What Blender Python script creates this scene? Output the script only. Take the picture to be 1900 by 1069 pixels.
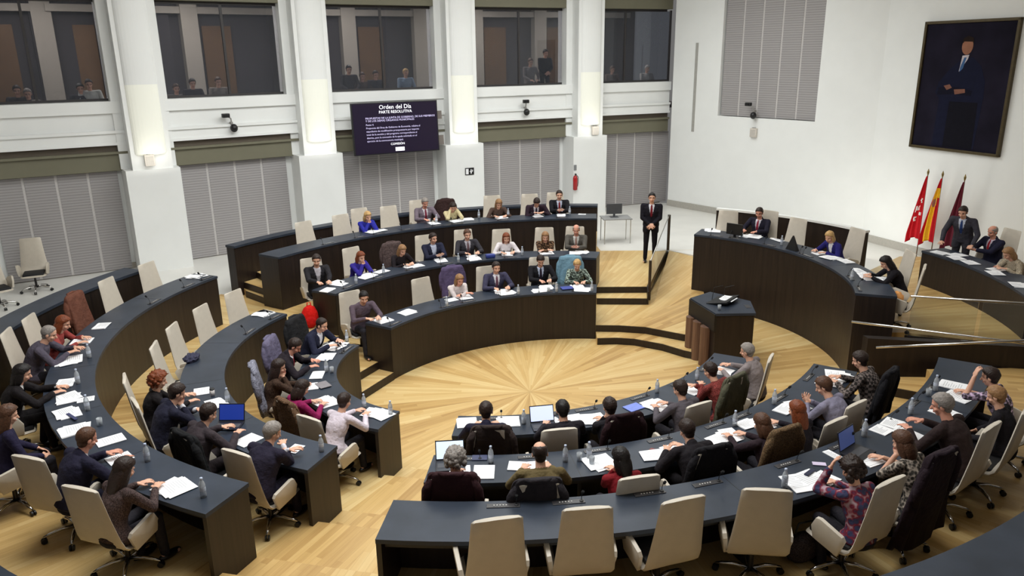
import bpy, bmesh, math, random
import numpy as np
from mathutils import Vector, Matrix, Quaternion, noise
from mathutils.geometry import tessellate_polygon
for o in list(bpy.data.objects): bpy.data.objects.remove(o)
SC = bpy.context.scene
COL = SC.collection
R = math.radians
random.seed(7)

# ------------------------------------------------------------------ camera
EYE = 5.9                                  # eye height above the arena floor, metres
FPX = 1427.0                               # focal length in pixels of a 1900 px wide frame
def _basis():
    d = Vector((1015.0-950, 5240.0-534.5, FPX)).normalized()      # straight down, in camera axes (x right, y down, z forward)
    up = -d
    f = Vector((0, 0, 1)); fw = (f - f.dot(up)*up).normalized()
    rt = fw.cross(up)
    if rt.x < 0: rt = -rt
    return rt, fw, up
_rt, _fw, _up = _basis()
def _w(v): return Vector((_rt.dot(v), _fw.dot(v), _up.dot(v)))     # camera axes -> world
cam_d = bpy.data.cameras.new('camera'); cam = bpy.data.objects.new('camera', cam_d); COL.objects.link(cam)
cx_, cy_, cz_ = _w(Vector((1, 0, 0))), _w(Vector((0, -1, 0))), _w(Vector((0, 0, -1)))
cam.matrix_world = Matrix(((cx_.x, cy_.x, cz_.x, 0), (cx_.y, cy_.y, cz_.y, 0), (cx_.z, cy_.z, cz_.z, EYE), (0, 0, 0, 1)))
cam_d.sensor_width = 36; cam_d.lens = 36*FPX/1900; cam_d.clip_end = 200; cam_d.clip_start = .05
SC.camera = cam
def at(u, v, z):                           # measured point of the photograph at a known height -> room coordinates
    r = _w(Vector(((u-950)/FPX, (v-534.5)/FPX, 1)))
    t = (z-EYE)/r.z
    return Vector((r.x*t, r.y*t, z))

def px(p):                                 # the reverse: room point -> column of the photograph
    w = Vector((p[0], p[1], p[2]-EYE)); k = _rt*w.x+_fw*w.y+_up*w.z
    return 950+FPX*k.x/k.z

# ------------------------------------------------------------------ world, light, exposure
W = bpy.data.worlds.new('hall_light'); SC.world = W; W.use_nodes = True
W.node_tree.nodes['Background'].inputs[0].default_value = (1.0, .98, .96, 1)
W.node_tree.nodes['Background'].inputs[1].default_value = .13
SC.view_settings.view_transform = 'Standard'; SC.view_settings.look = 'None'
SC.view_settings.gamma = 1; SC.view_settings.use_curve_mapping = False
SC.view_settings.exposure = 0.2
SC.cycles.use_denoising = True
SC.cycles.max_bounces = 6; SC.cycles.diffuse_bounces = 3; SC.cycles.glossy_bounces = 3
SC.cycles.transmission_bounces = 4; SC.cycles.transparent_max_bounces = 8
SC.cycles.caustics_reflective = False; SC.cycles.caustics_refractive = False
def area(name, loc, size, power, rot=(0, 0, 0), col=(.96, .985, .975), sy=None):
    l = bpy.data.lights.new(name, 'AREA'); l.shape = 'RECTANGLE'; l.size = size; l.size_y = sy or size
    l.energy = power; l.color = col
    o = bpy.data.objects.new(name, l); COL.objects.link(o); o.location = loc; o.rotation_euler = rot
    return o
area('unseen_overhead_light', (0, 15.5, 8.85), 7, 300, sy=6)
area('unseen_overhead_light', (-3.5, 17.0, 8.85), 8, 390, sy=3, rot=(R(22), 0, R(30)))
area('unseen_overhead_light', (3.5, 21.0, 8.85), 5, 290, sy=4)
area('unseen_overhead_light', (-1.5, 8.5, 8.85), 8, 690, sy=3.5)
area('unseen_overhead_light', (7.5, 12.5, 8.85), 3, 60, sy=3)  # fill light added to brighten the presiding floor, no fixture behind it
area('uplight', (8.6, 20.0, .9), 2.2, 22, rot=(R(140), 0, R(-45)), sy=.4, col=(1, .99, .90))

# ------------------------------------------------------------------ materials
_m = {}
def lin(c):
    c = [x/255 for x in c]
    return [x/12.92 if x <= .04045 else ((x+.055)/1.055)**2.4 for x in c] + [1]
def mat(key, col=(200, 200, 200), rough=.6, metal=0, spec=.5, noise_amt=.06, scale=18, bump=0, emit=0, pattern=None, c2=None, c3=None, coat=0):
    if key in _m: return _m[key]
    m = bpy.data.materials.new(key); m.use_nodes = True; nt = m.node_tree; b = nt.nodes['Principled BSDF']
    b.inputs['Roughness'].default_value = rough; b.inputs['Metallic'].default_value = metal
    b.inputs['Specular IOR Level'].default_value = spec; b.inputs['Coat Weight'].default_value = coat
    N = nt.nodes.new; L = nt.links.new
    tc = N('ShaderNodeTexCoord'); c = lin(col)
    if pattern in ('spots', 'plaid', 'tweed', 'floral'):
        if pattern == 'tweed':
            t = N('ShaderNodeTexNoise'); t.inputs['Scale'].default_value = 90; t.inputs['Detail'].default_value = 3
        elif pattern == 'plaid':
            t = N('ShaderNodeTexChecker'); t.inputs['Scale'].default_value = 26
        else:
            t = N('ShaderNodeTexVoronoi'); t.inputs['Scale'].default_value = 30 if pattern == 'spots' else 16
        r = N('ShaderNodeValToRGB'); e = r.color_ramp.elements
        e[0].color = lin(c2); e[1].color = c; e[0].position = .38; e[1].position = .58
        if c3: x = e.new(.8); x.color = lin(c3)
        L(tc.outputs['Object'], t.inputs['Vector']); L(t.outputs[0 if pattern != 'plaid' else 'Fac'], r.inputs[0]); L(r.outputs[0], b.inputs['Base Color'])
    elif noise_amt:
        t = N('ShaderNodeTexNoise'); t.inputs['Scale'].default_value = scale; t.inputs['Detail'].default_value = 3
        r = N('ShaderNodeValToRGB'); e = r.color_ramp.elements
        e[0].position = .3; e[1].position = .7
        e[0].color = [x*(1-noise_amt) for x in c[:3]]+[1]; e[1].color = [min(1, x*(1+noise_amt)) for x in c[:3]]+[1]
        L(tc.outputs['Object'], t.inputs['Vector']); L(t.outputs['Fac'], r.inputs[0]); L(r.outputs[0], b.inputs['Base Color'])
    else:
        b.inputs['Base Color'].default_value = c
    if bump:
        t2 = N('ShaderNodeTexNoise'); t2.inputs['Scale'].default_value = scale*1.5; t2.inputs['Detail'].default_value = 4
        bp = N('ShaderNodeBump'); bp.inputs['Strength'].default_value = min(1, bump*1.6); bp.inputs['Distance'].default_value = .03
        L(tc.outputs['Object'], t2.inputs['Vector']); L(t2.outputs['Fac'], bp.inputs['Height']); L(bp.outputs[0], b.inputs['Normal'])
    if emit:
        b.inputs['Emission Color'].default_value = c; b.inputs['Emission Strength'].default_value = emit
    _m[key] = m
    return m
def glass_mat(key, col, gloss, alpha):
    if key in _m: return _m[key]
    m = bpy.data.materials.new(key); m.use_nodes = True; nt = m.node_tree; nt.nodes.clear()
    N = nt.nodes.new; L = nt.links.new
    o = N('ShaderNodeOutputMaterial'); t = N('ShaderNodeBsdfTransparent'); g = N('ShaderNodeBsdfGlossy'); f = N('ShaderNodeFresnel')
    t.inputs[0].default_value = lin(col); g.inputs['Roughness'].default_value = .03; g.inputs[0].default_value = (.9, .92, .95, 1)
    f.inputs[0].default_value = gloss
    mx = N('ShaderNodeMixShader'); L(f.outputs[0], mx.inputs[0]); L(t.outputs[0], mx.inputs[1]); L(g.outputs[0], mx.inputs[2])
    if alpha:
        d = N('ShaderNodeBsdfDiffuse'); d.inputs[0].default_value = lin(col); m2 = N('ShaderNodeMixShader'); m2.inputs[0].default_value = alpha
        L(mx.outputs[0], m2.inputs[1]); L(d.outputs[0], m2.inputs[2]); L(m2.outputs[0], o.inputs[0])
    else: L(mx.outputs[0], o.inputs[0])
    _m[key] = m; return m

def wood_floor_mat():
    m = bpy.data.materials.new('oak_parquet'); m.use_nodes = True; nt = m.node_tree; b = nt.nodes['Principled BSDF']
    N = nt.nodes.new; L = nt.links.new
    g = N('ShaderNodeNewGeometry'); s = N('ShaderNodeSeparateXYZ'); L(g.outputs['Position'], s.inputs[0])
    def M(op, a, c=None, d=None):
        n = N('ShaderNodeMath'); n.operation = op
        for i, x in enumerate((a, c, d)):
            if x is None: continue
            if isinstance(x, (int, float)): n.inputs[i].default_value = x
            else: L(x, n.inputs[i])
        return n.outputs[0]
    x = M('SUBTRACT', s.outputs[0], .3); y = M('SUBTRACT', s.outputs[1], 12.9)
    ang = M('ARCTAN2', y, x); rad = M('SQRT', M('ADD', M('MULTIPLY', x, x), M('MULTIPLY', y, y)))
    # wedges of parallel boards: 36 sectors, boards run along each sector's own axis
    NS = 36; sec = M('FLOOR', M('MULTIPLY', ang, NS/(2*math.pi)))
    mid = M('MULTIPLY', M('ADD', sec, .5), 2*math.pi/NS)
    da = M('SUBTRACT', ang, mid)
    across = M('MULTIPLY', rad, M('SINE', da)); along = M('MULTIPLY', rad, M('COSINE', da))
    bd = M('DIVIDE', across, .085); bi = M('FLOOR', bd); bf = M('FRACT', bd)
    off = N('ShaderNodeTexWhiteNoise'); off.noise_dimensions = '2D'; cb = N('ShaderNodeCombineXYZ'); L(bi, cb.inputs[0]); L(sec, cb.inputs[1]); L(cb.outputs[0], off.inputs['Vector'])
    li = M('FLOOR', M('ADD', M('DIVIDE', along, 1.3), M('MULTIPLY', off.outputs['Value'], 5)))
    wn = N('ShaderNodeTexWhiteNoise'); wn.noise_dimensions = '3D'; cb2 = N('ShaderNodeCombineXYZ'); L(bi, cb2.inputs[0]); L(sec, cb2.inputs[1]); L(li, cb2.inputs[2]); L(cb2.outputs[0], wn.inputs['Vector'])
    gn = N('ShaderNodeTexNoise'); gn.inputs['Scale'].default_value = 1; gn.inputs['Detail'].default_value = 3
    cb3 = N('ShaderNodeCombineXYZ'); L(M('MULTIPLY', across, 26), cb3.inputs[0]); L(M('MULTIPLY', along, 1.6), cb3.inputs[1]); L(M('MULTIPLY', sec, 3.7), cb3.inputs[2]); L(cb3.outputs[0], gn.inputs['Vector'])
    sw = N('ShaderNodeTexWhiteNoise'); sw.noise_dimensions = '1D'; L(sec, sw.inputs['W'])
    v = M('ADD', M('ADD', M('MULTIPLY', wn.outputs['Value'], .32), M('MULTIPLY', gn.outputs['Fac'], .35)), M('MULTIPLY', sw.outputs['Value'], .42))
    r = N('ShaderNodeValToRGB'); e = r.color_ramp.elements; e[0].position = .1; e[1].position = .95
    e[0].color = lin((170, 131, 76)); e[1].color = lin((228, 202, 146)); q = e.new(.5); q.color = lin((207, 171, 111))
    L(v, r.inputs[0])
    edge = M('MINIMUM', bf, M('SUBTRACT', 1, bf)); gap = M('LESS_THAN', edge, .03)
    mx = N('ShaderNodeMix'); mx.data_type = 'RGBA'; L(M('MULTIPLY', gap, .2), mx.inputs['Factor']); L(r.outputs[0], mx.inputs['A']); mx.inputs['B'].default_value = lin((120, 80, 40))
    L(mx.outputs['Result'], b.inputs['Base Color']); b.inputs['Roughness'].default_value = .38; b.inputs['Specular IOR Level'].default_value = .35
    return m
OAK = wood_floor_mat()
def streak_mat(key, ca, cb_, rough, spec, sc=(3, 3, 30), lo=.3, hi=.7, bump=0, coat=0):
    m = bpy.data.materials.new(key); m.use_nodes = True; nt = m.node_tree; b = nt.nodes['Principled BSDF']
    N = nt.nodes.new; L = nt.links.new
    tc = N('ShaderNodeTexCoord'); mp = N('ShaderNodeMapping'); mp.inputs['Scale'].default_value = sc
    t = N('ShaderNodeTexNoise'); t.inputs['Scale'].default_value = 1; t.inputs['Detail'].default_value = 4
    r = N('ShaderNodeValToRGB'); e = r.color_ramp.elements; e[0].position = lo; e[1].position = hi; e[0].color = lin(ca); e[1].color = lin(cb_)
    L(tc.outputs['Object'], mp.inputs[0]); L(mp.outputs[0], t.inputs['Vector']); L(t.outputs['Fac'], r.inputs[0]); L(r.outputs[0], b.inputs['Base Color'])
    b.inputs['Roughness'].default_value = rough; b.inputs['Specular IOR Level'].default_value = spec; b.inputs['Coat Weight'].default_value = coat
    _m[key] = m; return m
WENGE = streak_mat('dark_wenge_veneer', (26, 20, 19), (42, 32, 28), .42, .45, (22, 22, .8))
SLATE = streak_mat('slate_grey_worktop', (39, 46, 57), (54, 61, 74), .40, .28, (2.2, 2.2, 2.2))
DARKIN = mat('black_lacquer', (22, 21, 23), .5)
WHITE = mat('white_wall_plaster', (241, 242, 240), .75, noise_amt=.015, scale=2)
WHITE2 = mat('white_painted_trim', (242, 243, 241), .5, noise_amt=.01, scale=2)
MARBLE = mat('pale_stone_floor', (236, 234, 228), .3, noise_amt=.05, scale=1.2)
OLIVE = mat('olive_grey_beam', (116, 113, 94), .6, noise_amt=.03, scale=3)
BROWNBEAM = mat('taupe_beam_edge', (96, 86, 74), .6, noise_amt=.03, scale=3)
STEEL = mat('brushed_steel', (190, 188, 184), .28, metal=1, noise_amt=.04)
CHROME = mat('polished_aluminium', (208, 206, 204), .16, metal=1, noise_amt=0)
BLACKP = mat('black_plastic', (18, 18, 20), .45)
LEATHER = mat('cream_leather', (203, 193, 178), .46, noise_amt=.035, scale=9, bump=.06)
CUSHION = mat('black_seat_cushion', (24, 23, 26), .7)
PAPER = mat('white_paper', (248, 248, 250), .8, noise_amt=.01)
def slat_mat():
    m = bpy.data.materials.new('grey_slatted_blind'); m.use_nodes = True; nt = m.node_tree; b = nt.nodes['Principled BSDF']
    N = nt.nodes.new; L = nt.links.new
    g = N('ShaderNodeNewGeometry'); s = N('ShaderNodeSeparateXYZ'); L(g.outputs['Position'], s.inputs[0])
    w = N('ShaderNodeTexWave'); w.bands_direction = 'Z'; w.inputs['Scale'].default_value = 4.6
    L(g.outputs['Position'], w.inputs['Vector'])
    r = N('ShaderNodeValToRGB'); e = r.color_ramp.elements; e[0].color = lin((146, 142, 142)); e[1].color = lin((166, 162, 162)); e[0].position = .05; e[1].position = .5
    bp = N('ShaderNodeBump'); bp.inputs['Strength'].default_value = .25; bp.inputs['Distance'].default_value = .015
    L(w.outputs['Fac'], r.inputs[0]); L(r.outputs[0], b.inputs['Base Color']); L(w.outputs['Fac'], bp.inputs['Height']); L(bp.outputs[0], b.inputs['Normal'])
    b.inputs['Roughness'].default_value = .6
    return m
SLAT = slat_mat()

# ------------------------------------------------------------------ mesh helpers
class MB:
    def __init__(s): s.v = []; s.f = []
    def add(s, v, f):
        k = len(s.v); s.v += [tuple(p) for p in v]; s.f += [tuple(i+k for i in q) for q in f]; return s
    def box(s, c, h, M=None):               # centre, half sizes, optional 3x3/4x4 frame
        v = [Vector((c[0]+x*h[0], c[1]+y*h[1], c[2]+z*h[2])) for x in (-1, 1) for y in (-1, 1) for z in (-1, 1)]
        if M is not None: v = [M @ p for p in v]
        return s.add(v, [(0, 1, 3, 2), (4, 6, 7, 5), (0, 4, 5, 1), (2, 3, 7, 6), (0, 2, 6, 4), (1, 5, 7, 3)])
    def rbox(s, c, h, b=.01, M=None):       # box with chamfered edges
        bm = bmesh.new(); bmesh.ops.create_cube(bm, size=2)
        for v in bm.verts: v.co = Vector((c[0]+v.co.x*h[0], c[1]+v.co.y*h[1], c[2]+v.co.z*h[2]))
        bmesh.ops.bevel(bm, geom=bm.edges[:], offset=min(b, min(h)*.95), segments=2, affect='EDGES', profile=.6)
        bm.verts.index_update()
        v = [(M @ p.co if M is not None else p.co.copy()) for p in bm.verts]; f = [[q.index for q in fc.verts] for fc in bm.faces]
        bm.free(); return s.add(v, f)
    def prism(s, pts, z0, z1):              # extruded outline
        n = len(pts); a = sum(pts[i][0]*pts[(i+1) % n][1]-pts[(i+1) % n][0]*pts[i][1] for i in range(n))
        if a < 0: pts = pts[::-1]
        v = [(p[0], p[1], z1) for p in pts]+[(p[0], p[1], z0) for p in pts]
        T = tessellate_polygon([[Vector((p[0], p[1], 0)) for p in pts]])
        f = []
        for t in T:
            a, b, c = t; cr = (pts[b][0]-pts[a][0])*(pts[c][1]-pts[a][1])-(pts[b][1]-pts[a][1])*(pts[c][0]-pts[a][0])
            if cr < 0: a, c = c, a
            f += [(a, b, c), (c+n, b+n, a+n)]
        f += [(i, i+n, (i+1) % n+n, (i+1) % n) for i in range(n)]
        return s.add(v, f)
    def tube(s, pts, r, n=8, cap=True):
        pts = [Vector(p) for p in pts]; v = []; f = []; k = len(pts)
        rr = r if isinstance(r, (list, tuple)) else [r]*k
        ref = None
        for i, p in enumerate(pts):
            d = (pts[min(i+1, k-1)]-pts[max(i-1, 0)]).normalized()
            if ref is None: ref = Vector((0, 0, 1)) if abs(d.z) < .9 else Vector((1, 0, 0))
            x = d.cross(ref).normalized(); ref = x.cross(d).normalized()
            for j in range(n):
                a = 2*math.pi*j/n; v.append(p+rr[i]*(math.cos(a)*x+math.sin(a)*ref))
        for i in range(k-1):
            for j in range(n): f.append((i*n+j, i*n+(j+1) % n, (i+1)*n+(j+1) % n, (i+1)*n+j))
        if cap: f += [tuple(range(n))[::-1], tuple((k-1)*n+j for j in range(n))]
        return s.add(v, f)
    def lathe(s, prof, n=14, c=(0, 0, 0), M=None):
        v = []; f = []
        for r_, z in prof:
            for j in range(n):
                a = 2*math.pi*j/n; p = Vector((c[0]+r_*math.cos(a), c[1]+r_*math.sin(a), c[2]+z)); v.append(M @ p if M is not None else p)
        for i in range(len(prof)-1):
            for j in range(n): f.append((i*n+j, i*n+(j+1) % n, (i+1)*n+(j+1) % n, (i+1)*n+j))
        f += [tuple(range(n))[::-1], tuple((len(prof)-1)*n+j for j in range(n))]
        return s.add(v, f)
    def ell(s, c, r, M=None, nu=14, nv=10, fn=None):
        v = []; f = []; c = Vector(c)
        for i in range(nv+1):
            t = math.pi*i/nv
            for j in range(nu):
                a = 2*math.pi*j/nu; d = Vector((math.sin(t)*math.cos(a), math.sin(t)*math.sin(a), math.cos(t)))
                k = fn(d) if fn else 1
                p = Vector((d.x*r[0]*k, d.y*r[1]*k, d.z*r[2]*k))+c
                v.append(M @ p if M is not None else p)
        for i in range(nv):
            for j in range(nu): f.append((i*nu+j, (i+1)*nu+j, (i+1)*nu+(j+1) % nu, i*nu+(j+1) % nu))
        return s.add(v, f)
    def caps(s, a, b, ra, rb, n=10):        # tapered capsule
        a = Vector(a); b = Vector(b); d = b-a; L = d.length
        if L < 1e-5: return s.ell(a, (ra, ra, ra))
        d /= L; pts = []; rr = []
        for t in (-1, -.85, -.5, 0): pts.append(a+d*ra*t); rr.append(ra*math.sqrt(max(.0004, 1-t*t)))
        for t in (0, .5, .85, 1): pts.append(b+d*rb*t); rr.append(rb*math.sqrt(max(.0004, 1-t*t)))
        return s.tube(pts, rr, n)
    def loft(s, rings):                     # rings: lists of points of equal count
        n = len(rings[0]); v = [p for r_ in rings for p in r_]; f = []
        for i in range(len(rings)-1):
            for j in range(n): f.append((i*n+j, i*n+(j+1) % n, (i+1)*n+(j+1) % n, (i+1)*n+j))
        f += [tuple(range(n))[::-1], tuple((len(rings)-1)*n+j for j in range(n))]
        return s.add(v, f)
    def mesh(s, name, smooth=False):
        me = bpy.data.meshes.new(name); me.from_pydata(s.v, [], s.f); me.update()
        if smooth: me.polygons.foreach_set('use_smooth', [True]*len(me.polygons))
        return me
    def build(s, name, m, parent=None, smooth=False, loc=None, rz=0):
        me = s.mesh(name, smooth); me.materials.append(m)
        o = bpy.data.objects.new(name, me); COL.objects.link(o); o.parent = parent
        if loc is not None: o.location = loc
        o.rotation_euler.z = rz
        return o
def fix_normals(o):
    bm = bmesh.new(); bm.from_mesh(o.data); bmesh.ops.recalc_face_normals(bm, faces=bm.faces[:]); bm.to_mesh(o.data); bm.free(); return o
LABELS = {}
def tag(o, label, cat, group=None, kind=None):
    if label in LABELS and not group: print('DUP LABEL', label)
    LABELS[label] = 1
    o['label'] = label; o['category'] = cat
    if group: o['group'] = group
    if kind: o['kind'] = kind
    return o
def thing(name, loc, rz, label, cat, group=None):
    o = bpy.data.objects.new(name, None); COL.objects.link(o); o.location = loc; o.rotation_euler = (0, 0, rz); o.empty_display_size = .1
    return tag(o, label, cat, group)
def struct(name, mb, m, parent=None):
    o = mb.build(name, m, parent)
    if parent is None: o['kind'] = 'structure'
    return o
def copy_tree(o, parent=None):
    c = o.copy(); COL.objects.link(c); c.parent = parent
    for ch in o.children: copy_tree(ch, c)
    return c
# ================================================================== the hall: levels, steps, walls
def ang(c, p): return math.atan2(p[1]-c[1], p[0]-c[0])
class Row:
    def __init__(s, c, r, w, floor, top, base, p0, p1):
        s.c = c; s.r = r; s.w = w; s.floor = floor; s.top = top; s.base = base
        s.a0 = ang(c, p0); s.a1 = ang(c, p1)
        while s.a1 < s.a0: s.a1 += 2*math.pi
    def pt(s, a, r): return (s.c[0]+r*math.cos(a), s.c[1]+r*math.sin(a))
    def arc(s, r, n=28, e0=0, e1=0):
        return [s.pt(s.a0+e0+(s.a1+e1-s.a0-e0)*i/n, r) for i in range(n+1)]
ROW = {
 'A1': Row((-.92, 11.84), 1.98, .58, .3, 1.05, 0, (-2.73, 12.67), (-1.63, 10.01)),
 'A2': Row((-.83, 11.93), 3.74, .60, .6, 1.35, .3, (-4.24, 13.57), (-2.17, 8.44)),
 'A3': Row((-.46, 12.72), 6.08, .60, .9, 1.65, .6, (-6.06, 15.16), (-2.78, 7.13)),
 'B1': Row((1.28, 11.53), 4.09, .60, .3, 1.05, 0, (1.79, 15.60), (-2.25, 13.52)),
 'B2': Row((.80, 12.60), 4.87, .60, .6, 1.35, .3, (2.0, 17.42), (-3.57, 14.78)),
 'B3': Row((1.49, 12.08), 7.63, .60, 1.05, 1.8, .6, (2.23, 19.68), (-5.02, 16.04)),
 'D1': Row((-.40, 14.14), 4.34, .58, .3, 1.05, 0, (-.78, 9.82), (3.42, 12.05)),
 'D2': Row((-.40, 14.14), 5.99, .60, .6, 1.35, .3, (-.96, 8.17), (4.62, 10.80)),
 'D3': Row((-.35, 14.37), 7.68, .64, .9, 1.65, .6, (-1.22, 6.73), (6.18, 10.26)),
 'C1': Row((2.45, 14.45), 3.94, .66, 1.0, 1.75, 0, (6.25, 13.04), (4.32, 17.82)),
 'C2': Row((3.10, 14.20), 6.05, .60, 1.0, 1.75, 1.0, (8.93, 12.6), (8.81, 16.05)),
}
A4 = Row((-.17, 12.12), 7.80, .5, 0, 1.85, .6, (-7.48, 14.99), (-3.0, 4.85))
B4 = Row((1.19, 12.90), 8.60, .3, 0, 1.8, .6, (2.44, 21.41), (-6.51, 17.2))
D4 = Row((-.49, 14.08), 9.48, .66, 0, 1.85, .6, (2.0, 4.93), (8.3, 10.6))
CB = Row((2.45, 14.45), 6.05, .14, 0, 2.0, .6, (7.95, 16.9), (5.35, 19.75))
a1, a2, a3, b1, b2, b3, d1, d2, d3, c1 = (ROW[k] for k in ('A1', 'A2', 'A3', 'B1', 'B2', 'B3', 'D1', 'D2', 'D3', 'C1'))
struct('floor', MB().prism([(-15, 1.5), (15, 1.5), (15, 29), (-15, 29)], -.2, 0), OAK)
def jog(ra, rb, w=.5):          # outward step-back of the next level across an aisle between two tables
    return [ra.pt(ra.a1-.05/ra.r, ra.r+w), rb.pt(rb.a0+.05/rb.r, rb.r+w)]
def tread(ra, rb, z0, z1, w=.5, n=1):
    p = [ra.pt(ra.a1-.05/ra.r, ra.r), ra.pt(ra.a1-.05/ra.r, ra.r+w+.02), rb.pt(rb.a0+.05/rb.r, rb.r+w+.02), rb.pt(rb.a0+.05/rb.r, rb.r)]
    struct('floor_step', MB().prism(p, z0, z1), OAK)
ring1 = [(4.5, 17.3), (4.5, 14.7), (3.55, 15.0), (2.84, 15.47), (2.3, 15.6), (1.8, 15.64)]+b1.arc(b1.r+.03, e0=.05/b1.r, e1=-.05/b1.r)+jog(b1, a1, .36)+a1.arc(a1.r+.03, e0=.05/a1.r, e1=-.05/a1.r)+jog(a1, d1)+d1.arc(d1.r+.03, e0=.05/d1.r, e1=-.05/d1.r)+[d1.pt(d1.a1, d1.r+.4), (6.3, 12.9)]
OUT = [(14.5, 12.7), (14.5, 1.8), (-14.5, 1.8), (-14.5, 28.5), (4.4, 28.5)]
struct('floor_tier', MB().prism(ring1+OUT, 0.0, .3), OAK)
struct('floor_step', MB().prism([(1.78, 15.24), (2.2, 15.25), (2.56, 15.17), (3.09, 14.85), (3.46, 14.47), (4.3, 13.9), (4.5, 14.72), (3.55, 15.02), (2.84, 15.49), (2.3, 15.62), (1.8, 15.66)], 0, .15), OAK)
tread(b1, a1, 0, .15, .36); tread(a1, d1, 0, .15)
struct('floor_step', MB().prism([d1.pt(d1.a1, d1.r), d1.pt(d1.a1, d1.r+.42), (6.3, 12.92), (6.35, 13.3)], 0, .15), OAK)
ring2 = [(4.36, 20.9), (3.2, 17.45), (2.0, 17.48)]+b2.arc(b2.r+.03, e0=.05/b2.r, e1=-.05/b2.r)+[b2.pt(b2.a1, b2.r+.4), a2.pt(a2.a0, a2.r+.4)]+a2.arc(a2.r+.03, e0=.05/a2.r, e1=-.05/a2.r)+jog(a2, d2)+d2.arc(d2.r+.03, e0=.05/d2.r, e1=-.05/d2.r)+[d2.pt(d2.a1, d2.r+.35), (6.05, 11.9)]
struct('floor_tier', MB().prism(ring2+[(14.4, 11.9), (14.4, 1.9), (-14.4, 1.9), (-14.4, 28.4), (4.36, 28.4)], .3, .6), OAK)
struct('floor_step', MB().prism([(1.97, 17.07), (3.13, 17.0), (3.2, 17.47), (1.97, 17.5)], .3, .45), OAK)
tread(a2, d2, .3, .45); tread(b2, a2, .3, .45, .4)
struct('floor_step', MB().prism([d2.pt(d2.a1, d2.r), d2.pt(d2.a1, d2.r+.37), (6.05, 11.92), (6.1, 12.2), (5.9, 12.3)], .3, .45), OAK)
# third level: seats of the rear tables of the left and near banks
tier3 = a3.arc(a3.r+.03, e0=.05/a3.r, e1=-.05/a3.r)+jog(a3, d3)+d3.arc(d3.r+.03, e0=.05/d3.r, e1=-.05/d3.r)+[(6.6, 10.75), (6.75, 11.6), (9.3, 11.6)]+D4.arc(D4.r+.1)[::-1]+A4.arc(A4.r+.1)[::-1]
struct('floor_tier', MB().prism(tier3, .6, .9), OAK)
tread(a3, d3, .6, .75)
struct('floor_step', MB().prism([(6.0, 11.28), (6.38, 11.04), (6.66, 10.9), (6.78, 11.62), (6.1, 11.66)], .6, .75), OAK)
# far bank rear level and its little stair
struct('floor_tier', MB().prism(b3.arc(b3.r+.03)+[(-5.46, 16.41), (-5.75, 17.26), (-6.3, 17.9)]+B4.arc(B4.r+.08, e1=-.08)[::-1], .6, 1.05), OAK)
struct('floor_step', MB().prism([(-6.15, 17.05), (-5.42, 16.37), (-5.76, 17.28), (-6.32, 17.92), (-6.5, 17.6)], .6, .75), OAK)
struct('floor_step', MB().prism([(-6.42, 17.42), (-5.5, 16.6), (-5.76, 17.28), (-6.32, 17.92), (-6.5, 17.7)], .75, .9), OAK)
# stone floor round the chamber
stone = A4.arc(A4.r+.2)[::-1]+[(-6.85, 17.3)]+B4.arc(B4.r+.1)[::-1]+[(2.5, 20.95), (4.36, 20.9), (5.3, 20.0), (6.0, 19.4), (8.3, 17.4), (14, 17.4), (14, 28), (-14, 28), (-14, 4.8)]
struct('floor_stone', MB().prism(stone, .55, .606), MARBLE)
# presiding level
cpl = c1.arc(c1.r+.03)+[(4.55, 18.4), (5.35, 19.75)]+CB.arc(CB.r+.1)[::-1]+[(9.6, 18.4), (11.2, 18.2), (13.6, 12.4), (12.5, 10.8), (8.4, 12.46), (7.1, 13.05)]
struct('floor_tier', MB().prism(cpl, .3, 1.0), OAK)
# ramp beside the glass rail
rm = MB(); rp = [(3.26, 16.9), (4.5, 16.9), (5.1, 20.9), (4.42, 20.9)]; zz = [.30, .30, .607, .607]
rm.add([(p[0], p[1], z) for p, z in zip(rp, zz)]+[(p[0], p[1], .1) for p in rp], [(0, 1, 2, 3), (7, 6, 5, 4), (0, 4, 5, 1), (1, 5, 6, 2), (2, 6, 7, 3), (3, 7, 4, 0)])
struct('floor_ramp', rm, OAK)
# dark risers on the steps that climb away from the viewer
def riser(pts, z0, z1, name='trim_riser'):
    m = MB()
    for a, b in zip(pts, pts[1:]):
        d = Vector((b[0]-a[0], b[1]-a[1], 0)); n = Vector((-d.y, d.x, 0)).normalized()*.012
        q = [(a[0]-n.x, a[1]-n.y), (b[0]-n.x, b[1]-n.y), (b[0]+n.x, b[1]+n.y), (a[0]+n.x, a[1]+n.y)]
        m.prism(q, z0+.002, z1-.006)
    struct(name, m, WENGE)
riser([(1.79, 15.235), (2.2, 15.245), (2.56, 15.165), (3.09, 14.84), (3.46, 14.46), (4.3, 13.88)], 0, .15)
riser([(1.8, 15.63), (2.3, 15.59), (2.84, 15.46), (3.55, 14.99), (4.5, 14.69)], .15, .3)
riser([(1.97, 17.06), (3.13, 16.99)], .3, .45); riser([(1.97, 17.47), (3.2, 17.44)], .45, .6)
riser([b1.pt(b1.a1, b1.r-.01), a1.pt(a1.a0, a1.r-.01)], 0, .15); riser([b1.pt(b1.a1, b1.r+.35), a1.pt(a1.a0, a1.r+.35)], .15, .3)
riser([b2.pt(b2.a1, b2.r-.01), a2.pt(a2.a0, a2.r-.01)], .3, .45); riser([b2.pt(b2.a1, b2.r+.39), a2.pt(a2.a0, a2.r+.39)], .45, .6)
riser([(5.99, 11.27), (6.38, 11.03), (6.66, 10.89)], .6, .75)
riser([(-6.16, 17.04), (-5.42, 16.36)], .6, .75); riser([(-6.43, 17.41), (-5.5, 16.59)], .75, .9); riser([(-6.33, 17.93), (-5.77, 17.26)], .9, 1.05)
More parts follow.
